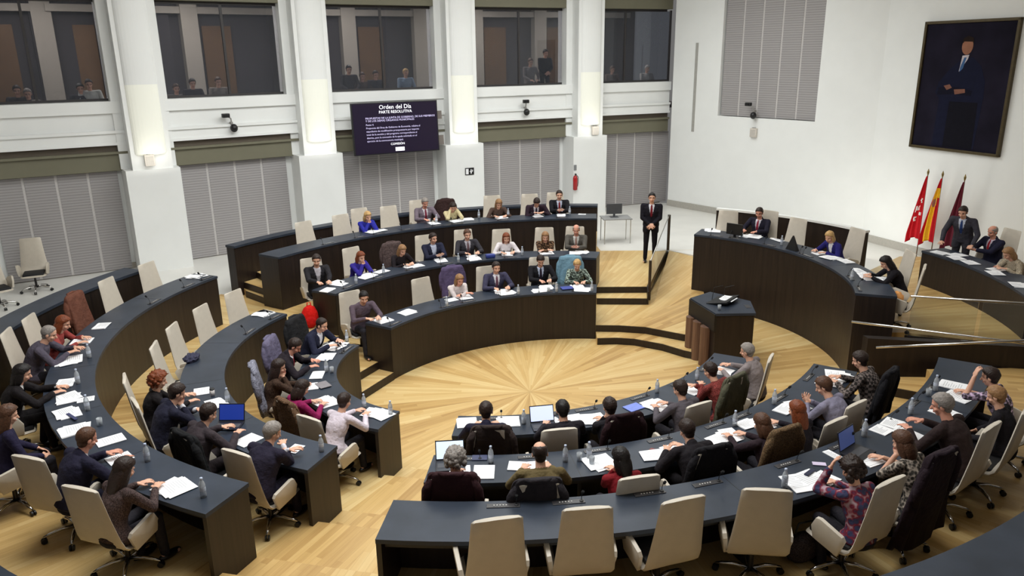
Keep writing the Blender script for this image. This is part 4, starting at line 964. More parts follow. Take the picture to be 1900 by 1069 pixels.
for (rk, u, v, kind, desc, o) in SEATS:
    w = ROW[rk]; c = Vector((w.c[0], w.c[1], 0)); Rc = w.r+w.w+.40
    if kind == P_:
        hpnt = at(u, v, w.floor+1.13*o.get('s', 1)); dv = Vector((hpnt.x-c.x, hpnt.y-c.y, 0)); a = math.atan2(dv.y, dv.x); rh = dv.length
        ln = math.asin(max(.04, min(.62, (Rc-rh-.02)/.74)))
        ln = .5*ln+.5*o.get('lean', .2)
        Rp = min(max(rh+.70*math.sin(ln)+.03, w.r+w.w+.22), Rc+.22)
        a2 = solve(c, a, Rp-.72*math.sin(ln), w.floor+1.13*o.get('s', 1), u); a = a2 if abs(a2-a) < .25 and rk[0] != 'A' else a
        yaw = facing(w, a)+o.get('yaw', 0)
        loc = (c.x+Rp*math.cos(a), c.y+Rp*math.sin(a), w.floor)
        kw = {k: o[k] for k in ('top', 'hair', 'pose', 'hy', 'hp', 'skin', 'female', 'sleeve', 's') if k in o}
        person(loc, yaw, desc if len(desc.split()) <= 16 else ' '.join(desc.split()[:16]), lean=ln, far=rk[0] in 'BC', **kw)
        SEATPOS.append((rk, a, desc, Rp, yaw, o))
    if 'ch' in o or kind == E_:
        cu, cv = o.get('ch', (u, v)); tp = at(cu, cv, w.floor+(1.15 if rk[0] in 'AB' else 1.235)); dv = Vector((tp.x-c.x, tp.y-c.y, 0)); ca = math.atan2(dv.y, dv.x)
        rc0 = max(w.r+w.w+.40, min(w.r+w.w+.98+.1, dv.length)) if 'cyaw' not in o else dv.length
        a2 = solve(c, ca, rc0, tp.z, cu); ca = a2 if abs(a2-ca) < .25 and rk[0] != 'A' else ca
        cyaw = facing(w, ca)+o.get('cyaw', 0)
        fx, fy = -math.sin(cyaw), math.cos(cyaw)
        rc = max(w.r+w.w+.40, min(w.r+w.w+.98+.1, dv.length)) if 'cyaw' not in o else dv.length
        if kind == P_: rc = max(rc, Rp+.25)
        cl = (c.x+rc*math.cos(ca)+fx*.385, c.y+rc*math.sin(ca)+fy*.385, w.floor)
        if kind == P_ and (Vector(cl)-Vector(loc)).length > .34:      # the sitter stays on the seat
            d = (Vector(cl)-Vector(loc)); cl = tuple(Vector(loc)+d.normalized()*.34)
    else:
        ca, cyaw = a, yaw; cl = (loc[0]+math.sin(yaw)*.03, loc[1]-math.cos(yaw)*.03, w.floor)
    if 'noch' in o: continue
    if kind == P_: lab = 'cream high-backed swivel chair under the '+desc.split(',')[0]
    else:
        lab = 'cream high-backed swivel chair, '+desc
        SEATPOS.append((rk, ca, desc, Rc, cyaw, o))
    lab = ' '.join(lab.split()[:16])
    zs_ = .93 if rk[0] in 'AB' else 1.0; CH_ = put_chair(cl, cyaw, lab, GRP[rk[0]], zs_); CHL.append((CH_.name, lab, Vector(cl)))
    if 'coat' in o:
        lb, ck, cc, cp = o['coat']
        big = ck in ('quilted',)
        coat((cl[0], cl[1], w.floor), cyaw, lb, ck, cc, cp, low=.22 if big else (.45 if rk[0] in 'A' else .55), wide=.10 if big else .03, zs=zs_)
# the two loose armchairs on the stone floor at the left
put_chair((*at(70, 541, .6).xy, .606), R(205), 'cream swivel chair standing against the leftmost slatted screen', 'loose swivel chairs by the left wall')
put_chair((*at(2, 572, .6).xy, .606), R(230), 'cream swivel chair cut by the left edge, beside the screen', 'loose swivel chairs by the left wall')
# standing people
p = at(1205, 486, .6)
person((p.x, p.y, .6), math.atan2(p.x, -p.y)+math.pi+math.pi, 'person in a black suit standing with clasped hands beside the glass rail', top=S_('black10', (24, 22, 30), (222, 220, 226), (110, 24, 34)), hair=('short', 'black'), pose='front', lean=.0, hp=.05, stand=True, skin='fair', s=1.04)
w = ROW['C2']; a = R(16.5)
person((w.c[0]+(w.r+w.w+.28)*math.cos(a), w.c[1]+(w.r+w.w+.28)*math.sin(a), 1.0), facing(w, a)+.45, 'person in a dark grey suit and blue tie standing behind the secretaries\' desk', top=S_('grey11', (60, 58, 66), (206, 210, 224), (44, 62, 110)), hair=('short', 'dark'), pose='leanon', lean=.38, hp=.35, stand=True, far=True, tz=.84)
run_jobs()

for i in range(len(CHL)):
    for j in range(i):
        d = (CHL[i][2]-CHL[j][2]).length
        if d < .56: print('CHAIRS', round(d, 2), CHL[i][1], '|', CHL[j][1])
_pp = [(k, Vector((ROW[k].c[0]+R_*math.cos(a), ROW[k].c[1]+R_*math.sin(a), 0)), d) for k, a, d, R_, y, o in SEATPOS if not (d.startswith('the ') or d.startswith('empty'))]
for i in range(len(_pp)):
    for j in range(i):
        d = (_pp[i][1]-_pp[j][1]).length
        if d < .52: print('PEOPLE', round(d, 2), _pp[i][2], '|', _pp[j][2])
# ================================================================== things on the desks
def onrow(rk, a, r, dz=0): w = ROW[rk]; return (w.c[0]+r*math.cos(a), w.c[1]+r*math.sin(a), w.top+dz)
WH = {'A': 'left bank', 'B': 'far bank', 'D': 'near bank', 'C': 'presiding side'}
for i, (rk, a, desc, Rp, yaw, o) in enumerate(SEATPOS):
    w = ROW[rk]; isE = desc.startswith('the ') or desc.startswith('empty')
    who = desc.replace('the ', '', 1).replace('empty, seen', 'side-on empty chair seen') if isE else desc.split(',')[0]
    if rk != 'C2':
        aa = a+.06/w.r if i % 2 else a
        aa = min(max(aa, w.a0+.22/w.r), w.a1-.22/w.r)
        L = ('slim black microphone console in front of the '+who).split()[:16]
        inst('console', onrow(rk, aa, w.r+.07, .0005), facing(w, aa), (' '.join(L)).replace('person in a white and lilac printed', 'person in a white and lilac printed'), 'microphone', 'desk microphones of the '+WH[rk[0]])
    if not isE:
        ap = min(max(a, w.a0+.16/w.r), w.a1-.16/w.r)
        L = ('loose white papers in front of the '+who).split()[:16]
        paper(onrow(rk, ap, w.r+w.w-.22, .0006), facing(w, ap)+random.uniform(-.25, .25), ' '.join(L), n=random.choice((2, 2, 3)), w=random.choice((.21, .26, .3)))
def onw(rk, u, v):
    w = ROW[rk]; p = at(u, v, w.top); a = math.atan2(p.y-w.c[1], p.x-w.c[0]); r = math.hypot(p.y-w.c[1], p.x-w.c[0]); r = min(max(r, w.r+.05), w.r+w.w-.05)
    return Vector((w.c[0]+r*math.cos(a), w.c[1]+r*math.sin(a), w.top)), facing(w, a)
XP = [('A3', 188, 606, .30, .21, 'white papers and blue leaflet left of the coral cardigan on the rear left desk'),
 ('A3', 152, 634, .25, .3, 'white sheets between the coral cardigan and the slate sweater'),
 ('A3', 124, 672, .42, .3, 'wide spread of white papers ahead of the slate grey sweater'),
 ('A3', 122, 712, .3, .21, 'open white booklet beside the hands of the black jacket, rear left desk'),
 ('A3', 124, 742, .34, .24, 'white sheets with an orange mark on the rear left desk'),
 ('A3', 160, 742, .16, .2, 'small white sheet behind the bottle on the rear left desk'),
 ('A3', 130, 768, .34, .24, 'white papers with a dark blue folder edge on the rear left desk'),
 ('A3', 136, 800, .34, .3, 'tall heap of white papers left of the navy suit, rear left desk'),
 ('A3', 205, 818, .22, .3, 'grey clipboard sheets right of the navy suit on the rear left desk'),
 ('A3', 222, 852, .22, .25, 'white sheet between the navy suit and the brown tweed jacket'),
 ('A3', 318, 905, .42, .3, 'large bright sheets under the hand of the brown tweed jacket'),
 ('A2', 374, 727, .25, .21, 'white sheet beside the coffee cup on the middle left desk'),
 ('A2', 402, 750, .3, .21, 'white sheets behind the laptop on the middle left desk'),
 ('A2', 460, 818, .24, .3, 'white page between the laptop and the dark navy suit'),
 ('A2', 548, 834, .15, .2, 'small folded white sheet near the end of the middle left desk'),
 ('A1', 622, 640, .3, .25, 'white papers near the far end of the front left desk'),
 ('A1', 600, 664, .34, .21, 'stack of white sheets beside the red tie on the front left desk'),
 ('A1', 590, 697, .3, .18, 'printed white page with a dark emblem on the front left desk'),
 ('A1', 578, 718, .25, .2, 'white sheet next to the grey tablet on the front left desk'),
 ('A1', 608, 748, .36, .3, 'round spread of white papers in front of the magenta top'),
 ('A1', 702, 768, .38, .28, 'newspaper sheets at the near end of the front left desk'),
 ('B1', 757, 581, .42, .24, 'white sheets on the left part of the front far desk'),
 ('B1', 838, 557, .24, .2, 'white sheets left of the white cardigan on the front far desk'),
 ('B1', 942, 544, .42, .22, 'white papers right of the slate blue suit on the front far desk'),
 ('B1', 1000, 541, .66, .2, 'long white papers in front of the folder on the front far desk'),
 ('B1', 1078, 538, .5, .25, 'white papers at the right end of the front far desk'),
 ('B2', 608, 539, .3, .2, 'white sheet at the extreme left end of the middle far desk'),
 ('B2', 625, 525, .34, .2, 'white sheets beside the dark sideways jacket, middle far desk'),
 ('B2', 680, 514, .34, .22, 'white papers beside the violet blue jacket'),
 ('B2', 708, 505, .3, .2, 'white papers between violet blue jacket and black top'),
 ('B2', 774, 494, .34, .2, 'white sheets left of the navy suit on the middle far desk'),
 ('B2', 880, 482, .4, .2, 'white sheets right of the charcoal suit on the middle far desk'),
 ('B2', 1080, 468, .55, .2, 'long white sheets at the right end of the middle far desk'),
 ('B3', 702, 429, .4, .2, 'white sheets right of the cobalt blue jacket'),
 ('B3', 868, 408, .42, .2, 'white sheets right of the cream blouse on the rear far desk'),
 ('B3', 1080, 398, .2, .12, 'white card at the right end of the rear far desk'),
 ('D1', 865, 786, .26, .28, 'white sheet at the left end of the front near desk'),
 ('D1', 944, 784, .3, .28, 'white sheets right of the navy suit on the front near desk'),
 ('D1', 1068, 779, .22, .3, 'white sheets right of the black jumper on the front near desk'),
 ('D1', 1110, 777, .2, .3, 'white sheets left of the raised hand on the front near desk'),
 ('D1', 1222, 752, .36, .3, 'large white sheets beside the blue folder on the front near desk'),
 ('D1', 1344, 688, .2, .28, 'upright white leaflet near the lectern end of the front near desk'),
 ('D2', 898, 877, .24, .3, 'single white page beside the burgundy coat, middle near desk'),
 ('D2', 962, 866, .24, .2, 'white sheet left of the olive jacket on the middle near desk'),
 ('D2', 1215, 846, .3, .22, 'white sheet right of the dark red sweater on the middle near desk'),
 ('D2', 1340, 815, .4, .26, 'wide white sheets right of the black suit on the middle near desk'),
 ('D2', 1385, 788, .26, .2, 'white sheets beside the water bottle on the middle near desk'),
 ('D2', 1455, 760, .3, .2, 'white sheets left of the lilac shirt on the middle near desk'),
 ('D2', 1556, 698, .42, .28, 'large white sheets at the far end of the middle near desk'),
 ('D3', 1480, 898, .24, .33, 'white sheets with a pen and small bottle on the rear near desk'),
 ('D3', 1532, 888, .2, .24, 'white sheets by the floral dress on the rear near desk'),
 ('D3', 1545, 845, .1, .2, 'narrow white card above the floral dress on the rear near desk'),
 ('D3', 1612, 790, .22, .2, 'white sheets behind the speckled blouse on the rear near desk'),
 ('D3', 1650, 785, .26, .2, 'white leaflet near the dark brown jacket on the rear near desk'),
 ('D3', 1768, 717, .26, .33, 'single white page at the far end of the rear near desk'),
 ('C1', 1322, 428, .42, .26, 'white papers at the left corner of the presiding desk'),
 ('C1', 1400, 440, .5, .25, 'white papers before the red tie on the presiding desk'),
 ('C1', 1444, 446, .4, .12, 'flat white sheet between the red tie and the black stand'),
 ('C1', 1545, 479, .5, .28, 'white papers in front of the royal blue jacket'),
 ('C1', 1570, 486, .3, .22, 'second pile of white papers right of the royal blue jacket'),
 ('C1', 1590, 502, .34, .12, 'narrow white folder on the right part of the presiding desk'),
 ('C1', 1608, 512, .34, .24, 'white sheets under the hands of the writer in black'),
 ('C1', 1640, 519, .36, .1, 'white envelope near the right end of the presiding desk'),
 ('C2', 1735, 471, .3, .24, 'white papers at the left end of the secretaries\' desk'),
 ('C2', 1768, 480, .3, .24, 'white papers in front of the standing grey suit'),
 ('C2', 1800, 488, .3, .22, 'white papers left of the seated navy suit at the secretaries\' desk'),
 ('C2', 1832, 508, .3, .24, 'white papers left of the beige jacket'),
 ('C2', 1872, 530, .34, .22, 'white papers at the right edge of the secretaries\' desk')]
for j, (rk, u, v, pw, ph, lb) in enumerate(XP):
    p, f = onw(rk, u, v); w = ROW[rk]
    q = Vector((p.x-w.c[0], p.y-w.c[1])); rr = min(max(q.length, w.r+ph/2+.03), w.r+w.w-ph/2+.02); a = math.atan2(q.y, q.x)
    paper(onrow(rk, a, rr, .0008+.0006*(j % 5)), f+random.uniform(-.2, .2), lb, n=3 if pw > .25 else 1, w=min(pw, .30) if pw < .5 else .3, h=ph, spread=.07 if pw > .3 else .02)
BT = [('A3', 378, 922, 'half-full water bottle at the near end of the rear left desk'), ('A3', 274, 856, 'water bottle right of the tweed jacket, rear left desk'), ('A3', 166, 664, 'water bottle at the coral cardigan\'s papers, rear left desk'), ('A3', 163, 762, 'water bottle beside the white papers, middle of the rear left desk'), ('A3', 145, 712, 'water bottle near the black jacket at the left edge'),
 ('A2', 597, 838, 'water bottle at the near end of the middle left desk'), ('A2', 423, 747, 'water bottle right of the coffee cup on the middle left desk'), 
 ('A1', 725, 770, 'water bottle at the near end of the front left desk'), ('A1', 644, 634, 'water bottle at the far end of the front left desk'), ('A1', 606, 690, 'water bottle beside the printed page on the front left desk'), ('A1', 676, 757, 'water bottle by the lilac printed blouse'),
 ('B1', 833, 571, 'water bottle left of the white cardigan'), ('B1', 964, 549, 'water bottle between the slate blue suit and the black suit'), ('B1', 1034, 545, 'water bottle between the black suit and the sage blouse'), ('B1', 1098, 541, 'water bottle at the right end of the front far desk'),
 ('B2', 661, 527, 'water bottle left of the violet blue papers'), ('B2', 852, 488, 'water bottle left of the charcoal suit'), ('B2', 969, 474, 'water bottle between the white blouse and the leopard print'), ('B2', 712, 508, 'water bottle left of the black top'),
 ('B3', 810, 414, 'water bottle right of the grey checked jacket'), ('B3', 888, 404, 'water bottle right of the cream blouse'), ('B3', 943, 402, 'water bottle right of the brown jacket'), ('B3', 1057, 398, 'water bottle right of the black suit at the rear far desk'),
 ('D1', 972, 787, 'water bottle between the two left sitters of the front near desk'), ('D1', 1219, 729, 'water bottle on the arena edge of the front near desk'), ('D1', 1293, 706, 'water bottle beside the brick red shirt'),
 ('D2', 911, 859, 'water bottle beside the single white page, middle near desk'), ('D2', 1049, 857, 'water bottle right of the olive jacket, middle near desk'), ('D2', 1093, 851, 'water bottle next to the glass on the middle near desk'), ('D2', 1363, 791, 'water bottle right of the olive coat row, middle near desk'), ('D2', 1436, 750, 'water bottle near the black dress on the middle near desk'),
 ('D3', 1603, 810, 'water bottle beside the open laptop on the rear near desk'), ('D3', 1689, 769, 'water bottle near the dark brown jacket on the rear near desk'), ('D3', 1735, 725, 'water bottle left of the single white page, rear near desk'), ('D3', 1455, 905, 'water bottle on the papers beside the empty chairs, rear near desk'),
 ('C1', 1576, 520, 'water bottle on the right part of the presiding desk'), ('C1', 1450, 455, 'water bottle left of the black stand on the presiding desk')]
for rk, u, v, lb in BT:
    p, f = onw(rk, u, v); inst('bottle', (p.x, p.y, p.z), random.uniform(0, 3), lb, 'bottle', 'water bottles on the desks')
GL = [('A1', 636, 690, 'drinking glass on the arena edge of the front left desk'), ('D2', 1075, 855, 'drinking glass left of the right-hand bottle, middle near desk'), ('D2', 1098, 862, 'drinking glass in front of the dark red sweater'), ('A3', 186, 790, 'drinking glass beside the heaped papers, rear left desk'), ('B1', 1020, 546, 'drinking glass left of the bottle of the black suit'), ('C1', 1376, 440, 'drinking glass beside the monitor on the presiding desk'), ('D3', 1722, 735, 'drinking glass among the bottles on the rear near desk'), ('B3', 795, 412, 'drinking glass before the grey checked jacket')]
for rk, u, v, lb in GL:
    p, f = onw(rk, u, v); inst('glass', (p.x, p.y, p.z), 0, lb, 'glass', 'drinking glasses on the desks')
# laptops, tablet, phones, folders
def lap(rk, u, v, dyaw, lb, scr, **kw):
    p, f = onw(rk, u, v); return laptop((p.x, p.y, p.z+.003), f+dyaw, lb, scr, **kw)
lap('A2', 424, 792, .75, 'open laptop with a blue screen on the middle left desk', (28, 50, 132), open_=1.9, emit=.55)
lap('D1', 1010, 793, 0, 'open laptop with a pale lilac screen on the front near desk', (196, 206, 236), open_=1.95)
lap('D2', 836, 866, .15, 'open laptop with a bright white screen at the left end of the middle near desk', (206, 222, 240), open_=1.95)
lap('D3', 1592, 842, .15, 'open laptop with a dim blue screen on the rear near desk', (70, 84, 134), open_=1.8, emit=.4)
def slab(name, rk, u, v, hw, hh, th, rot, col, lb, cat, dz=.003):
    p, f = onw(rk, u, v); o = MB().rbox((0, 0, th), (hw, hh, th), th*.6).build(name, mat('%s_%d_%d' % (name, col[0], col[2]), col, .4), None, loc=(p.x, p.y, p.z+dz), rz=f+rot); tag(o, lb, cat); return o
slab('tablet', 'D1', 1176, 757, .13, .10, .006, .1, (112, 132, 214), 'blue lit tablet folder on the front near desk beside the black coat', 'tablet')
slab('tablet', 'D2', 890, 850, .09, .06, .005, 0, (52, 58, 92), 'dark blue tablet right of the bright laptop', 'tablet')
slab('tablet', 'A1', 600, 716, .12, .09, .006, .2, (132, 126, 130), 'grey tablet with a grid picture on the front left desk', 'tablet', dz=.012)
slab('phone', 'D2', 1216, 838, .04, .075, .004, .6, (120, 44, 44), 'red-cased phone beside the black suit on the middle near desk', 'phone')
slab('phone', 'D3', 1520, 862, .035, .07, .004, .9, (214, 200, 226), 'pale pink phone above the floral dress', 'phone')
slab('spectacle_case', 'D3', 1502, 880, .08, .025, .014, .3, (34, 38, 66), 'dark blue case lying on the rear near desk papers', 'case')
slab('tissue_box', 'B2', 910, 478, .11, .07, .04, 0, (52, 66, 140), 'blue box with white papers between the charcoal suit and white blouse', 'box')
slab('folder', 'B1', 1052, 536, .13, .10, .008, .2, (62, 74, 156), 'blue folder in front of the grey-green blouse', 'folder', dz=.014)
slab('folder', 'A3', 134, 776, .13, .02, .006, .2, (52, 58, 100), 'dark blue folder among the papers of the rear left desk', 'folder', dz=.016)
# coffee cup with lid
p, f = onw('A2', 395, 735); t = thing('coffee_cup', p, 0, 'white paper coffee cup with a black lid on the middle left desk', 'cup')
MB().lathe([(.026, 0), (.034, .10), (.033, .10)], 14).build('cup_body', mat('cup_paper', (214, 208, 206), .6), t, smooth=True); MB().lathe([(.036, .10), (.036, .112), (.03, .118)], 14).build('cup_lid', BLACKP, t)
# crumpled jacket on the middle left desk
p, f = onw('A2', 352, 668); fn = lambda d: 1+.35*noise.noise(d*3.1)+.12*noise.noise(d*8)
o = MB().ell((0, 0, .035), (.17, .11, .05), None, 32, 20, fn).build('folded_jacket', cloth('bluegreyjacket', (66, 66, 88), 'tweed'), None, smooth=True, loc=(p.x, p.y, p.z), rz=f); tag(o, 'small crumpled blue-grey jacket lying beside the nearest empty chair, middle left desk', 'jacket')
# black A-shaped stand, monitor
p, f = onw('C1', 1470, 464); t = thing('display_stand', p, f, 'black triangular stand in the middle of the presiding desk', 'stand')
m = MB(); m.loft([[Vector((x*(1-k*.92)*.15, y*(1-k*.8)*.05, k*.32)) for x, y in ((-1, -1), (1, -1), (1, 1), (-1, 1))] for k in (0, .3, .7, 1)]); m.build('stand_body', BLACKP, t)
MB().box((0, -.047, .10), (.045, .004, .03)).build('stand_label', mat('stand_card', (150, 150, 156), .6), t)
p, f = onw('C1', 1362, 441); t = thing('monitor', p, f, 'black monitor seen from behind at the left of the presiding desk', 'monitor')
MB().rbox((0, 0, .20), (.20, .014, .13), .008).build('monitor_case', BLACKP, t); MB().box((0, -.03, .05), (.03, .012, .05)).rbox((0, -.02, .006), (.11, .08, .006), .004).build('monitor_foot', BLACKP, t); MB().box((0, -.0155, .20), (.185, .0015, .115)).build('screen', mat('dark_screen', (22, 24, 32), .2), t)
# side table with monitor right of the far bank
sp = Vector((3.05, 22.0, .606)); t = thing('side_table', sp, .1, 'small grey table right of the far bank carrying a monitor', 'table')
MB().rbox((0, 0, .72), (.42, .30, .015), .008).build('tabletop', mat('grey_laminate', (150, 150, 150), .5), t)
for x in (-.38, .38):
    for y in (-.26, .26): MB().tube([(x, y, 0), (x, y, .705)], .014, 8).build('leg', STEEL, t)
t = thing('monitor', sp+Vector((-.05, .02, .736)), .1, 'grey monitor on the small table right of the far bank', 'monitor')
MB().rbox((0, 0, .24), (.23, .016, .15), .008).build('monitor_case', mat('grey_monitor_case', (74, 76, 80), .5), t); MB().box((0, .0, .05), (.03, .012, .05)).rbox((0, 0, .006), (.12, .09, .006), .004).build('monitor_foot', mat('grey_monitor_case', (74, 76, 80)), t)
# bags
p = at(577, 608, .6); t = thing('backpack', (p.x, p.y, .6), .4, 'bright red backpack on the floor behind the front left desk', 'bag')
fn = lambda d: 1+.06*noise.noise(d*3)
MB().ell((0, 0, .24), (.17, .12, .24), None, 24, 18, fn).build('bag_body', cloth('redbag', (214, 28, 22)), t, smooth=True); MB().tube([(-.04, 0, .46), (-.03, 0, .54), (.03, 0, .54), (.04, 0, .46)], .012, 8).build('handle', cloth('redbag', (214, 28, 22)), t, smooth=True)
MB().ell((0, -.10, .17), (.12, .05, .11), None, 18, 12).build('front_pocket', cloth('redbag2', (186, 22, 20)), t, smooth=True)
p = [c for n_, l_, c in CHL if 'empty, seen from' in l_][0]; o = MB().ell((0, 0, .0), (.13, .11, .12), None, 24, 16, lambda d: 1+.2*noise.noise(d*3)).build('orange_bag', cloth('orangebag', (226, 160, 96)), None, smooth=True, loc=(p.x, p.y, 1.59)); tag(o, 'soft orange bag on the seat of the end chair at the presiding desk', 'bag')
p = at(1480, 1030, .9); t = thing('handbag', (p.x, p.y-.1, .9), .3, 'grey patterned handbag on the floor beside the rightmost big empty chair', 'bag')
MB().ell((0, 0, .17), (.2, .11, .17), None, 24, 16, lambda d: 1+.08*noise.noise(d*4)).build('bag_body', cloth('patternbag', (70, 62, 66), 'tweed'), t, smooth=True); MB().tube([(-.12, 0, .28), (-.08, 0, .46), (.08, 0, .46), (.12, 0, .28)], .009, 8).build('handle', BLACKP, t, smooth=True)
# ------------------------------------------------------------------ the lectern
LP = [(3.86, 13.80), (4.62, 13.80), (4.74, 14.55), (4.10, 15.20), (3.60, 14.80)]
t = thing('lectern', (4.2, 14.3, 0), 0, 'dark lectern with brown pillars standing at the edge of the arena', 'lectern'); sh = lambda P, k=1: [((x-4.2)*k, (y-14.3)*k) for x, y in P]
MB().prism(sh(LP, .96), 0, 1.10).build('lectern_body', WENGE, t)
MB().prism(sh(LP, 1.0), 1.10, 1.15).build('lectern_top', SLATE, t)
MB().prism([(-.62, .50), (-.36, -.50), (-.26, -.46), (-.52, .56)], .78, 1.13).build('upper_apron', DARKIN, t)
PILM = streak_mat('walnut_pillar', (92, 66, 52), (122, 92, 74), .5, .4, (12, 12, 1))
for q in (.14, .42, .72):
    x, y = -.62+.27*q*.95, .50-1.0*q
    MB().lathe([(.11, 0), (.11, .80)], 16, (x, y, 0)).build('pillar', PILM, t, smooth=False)
M = Matrix.Translation((-.02, .22, 1.19)) @ Matrix.Rotation(.9, 4, 'Z') @ Matrix.Rotation(-.22, 4, 'X')
MB().rbox((0, 0, 0), (.30, .22, .02), .01, M).build('reading_stand', BLACKP, t)
for x in (-.1, .12): MB().tube([(x-.1, .35, 1.15), (x-.08, .32, 1.42), (x+.05, .18, 1.50)], .006, 6).build('gooseneck_microphone', BLACKP, t)
MB().rbox((.38, -.1, 1.152), (.05, .1, .004), .003).build('control_plate', mat('console_plate', (58, 56, 58)), t)
paper((4.2+.08, 14.3+.15, 1.225), .9, 'open white document on the lectern', n=2, w=.3, h=.24)
inst('glass', (3.98, 14.02, 1.15), 0, 'drinking glass on the front corner of the lectern', 'glass', 'drinking glasses on the desks')
# ------------------------------------------------------------------ wall display
def onwall(u, v, M, off=0):
    Mi = M.inverted(); e = Mi @ Vector((0, 0, EYE)); r = _w(Vector(((u-950)/FPX, (v-534.5)/FPX, 1))); r = Mi.to_3x3() @ r; k = (off-e.y)/r.y; return Vector((e.x+r.x*k, off, e.z+r.z*k))
M3 = BAYS[2][0]; tl, tr_, br, bl = (onwall(u, v, M3, -.15) for u, v in ((651, 193), (811.7, 185), (812, 279), (656, 289.5)))
x0, x1, z0, z1 = (tl.x+bl.x)/2, (tr_.x+br.x)/2, (bl.z+br.z)/2, (tl.z+tr_.z)/2; tw, th = (x1-x0)/2, (z1-z0)/2
yaw3 = math.atan2(M3.col[0].y, M3.col[0].x); ctr = M3 @ Vector(((x0+x1)/2, -.15, (z0+z1)/2))
t = bpy.data.objects.new('wall_display', None); COL.objects.link(t); t.location = ctr; t.rotation_euler = (R(-3), 0, yaw3); tag(t, 'large dark information display mounted between two white columns', 'screen')
MB().rbox((0, 0, 0), (tw, .05, th), .01).build('display_case', BLACKP, t); MB().box((0, -.052, 0), (tw*.975, .002, th*.96)).build('screen', mat('display_screen', (30, 22, 42), .25, emit=.25, noise_amt=0), t)
MB().box((tw*.75, .35, .1), (.06, .32, .5)).box((tw+.1, .25, .3), (.14, .05, .12)).box((tw+.1, .25, -.45), (.16, .06, .14)).build('wall_bracket', mat('bracket_grey', (120, 112, 106), .5), t)
TXTM = mat('display_text', (186, 178, 214), .5, emit=.9, noise_amt=0); TXW = mat('display_title', (240, 240, 246), .5, emit=1.0, noise_amt=0)
def text(s, size, x, z, m, par, y=-.056, align='CENTER', name='screen_text', rot=(R(90), 0, 0), ext=.0005):
    c = bpy.data.curves.new('t', 'FONT'); c.body = s; c.size = size; c.align_x = align; c.extrude = ext; c.resolution_u = 2
    o = bpy.data.objects.new('t', c); COL.objects.link(o); dg = bpy.context.evaluated_depsgraph_get(); me = bpy.data.meshes.new_from_object(o.evaluated_get(dg)); bpy.data.objects.remove(o)
    me.materials.clear(); me.materials.append(m); o = bpy.data.objects.new(name, me); COL.objects.link(o); o.parent = par; o.location = (x, y, z); o.rotation_euler = rot; return o
text('Orden del Día', .17, 0, th*.74, TXW, t); text('PARTE RESOLUTIVA', .115, 0, th*.575, TXW, t)
text('PROPUESTAS DE LA JUNTA DE GOBIERNO, DE SUS MIEMBROS', .078, -tw*.70, th*.37, TXTM, t, align='LEFT'); text('Y DE LOS DEMÁS ÓRGANOS MUNICIPALES', .078, -tw*.70, th*.27, TXTM, t, align='LEFT')
for i, s in enumerate(('Punto 4.', 'Propuesta del Área de Gobierno de Economía, relativa al', 'expediente de modificación presupuestaria por importe', 'total de la sección y del programa correspondiente al', 'distrito, para la concesión de la ayuda solicitada en el', 'ejercicio de la convocatoria municipal.')):
    text(s, .072, -tw*.70, th*(.13-.125*i), TXTM, t, align='LEFT')
text('COMISIÓN', .09, 0, -th*.66, TXW, t); MB().box((.06, -.056, -th*.83), (.14, .001, .055)).build('screen_logo', TXW, t)
# pictogram sign, extinguisher, cameras, speakers
M = COLS[3]; q = onwall(871, 318, M, 0); t = thing('pictogram_sign', M @ Vector((q.x, -.012, q.z)), math.atan2(M.col[0].y, M.col[0].x), 'small black and white pictogram sign on the fourth column', 'sign')
MB().box((0, 0, 0), (.15, .008, .11)).build('sign_board', BLACKP, t); MB().box((-.085, -.01, 0), (.045, .003, .085)).build('sign_field', PAPER, t)
MB().box((.05, -.01, -.02), (.02, .003, .05)).box((.05, -.01, .05), (.016, .003, .016)).box((.05, -.01, .0), (.05, .003, .012)).box((.10, -.01, .02), (.01, .003, .03)).build('pictogram', PAPER, t)
M = COLS[4]; q = onwall(1065, 337, M, 0); t = thing('fire_extinguisher', M @ Vector((q.x, -.09, q.z-.28)), math.atan2(M.col[0].y, M.col[0].x), 'red fire extinguisher hanging on the rightmost column', 'fire extinguisher')
MB().lathe([(.03, 0), (.075, .02), (.078, .4), (.06, .47), (.025, .50)], 16).build('cylinder', mat('extinguisher_red', (176, 30, 34), .3), t, smooth=True); MB().lathe([(.02, .5), (.02, .54)], 10).box((0, -.03, .55), (.012, .05, .012)).build('valve', BLACKP, t)
MB().tube([(.03, 0, .52), (.10, -.01, .45), (.105, 0, .25), (.09, 0, .12)], .011, 8).build('hose', BLACKP, t, smooth=True)
q = onwall(1067, 311, M, 0); o = MB().box((0, 0, 0), (.05, .006, .09)).build('notice_sign', mat('notice_grey', (130, 132, 134), .6), None, loc=M @ Vector((q.x, -.01, q.z)), rz=math.atan2(M.col[0].y, M.col[0].x)); tag(o, 'small grey notice above the fire extinguisher', 'sign')
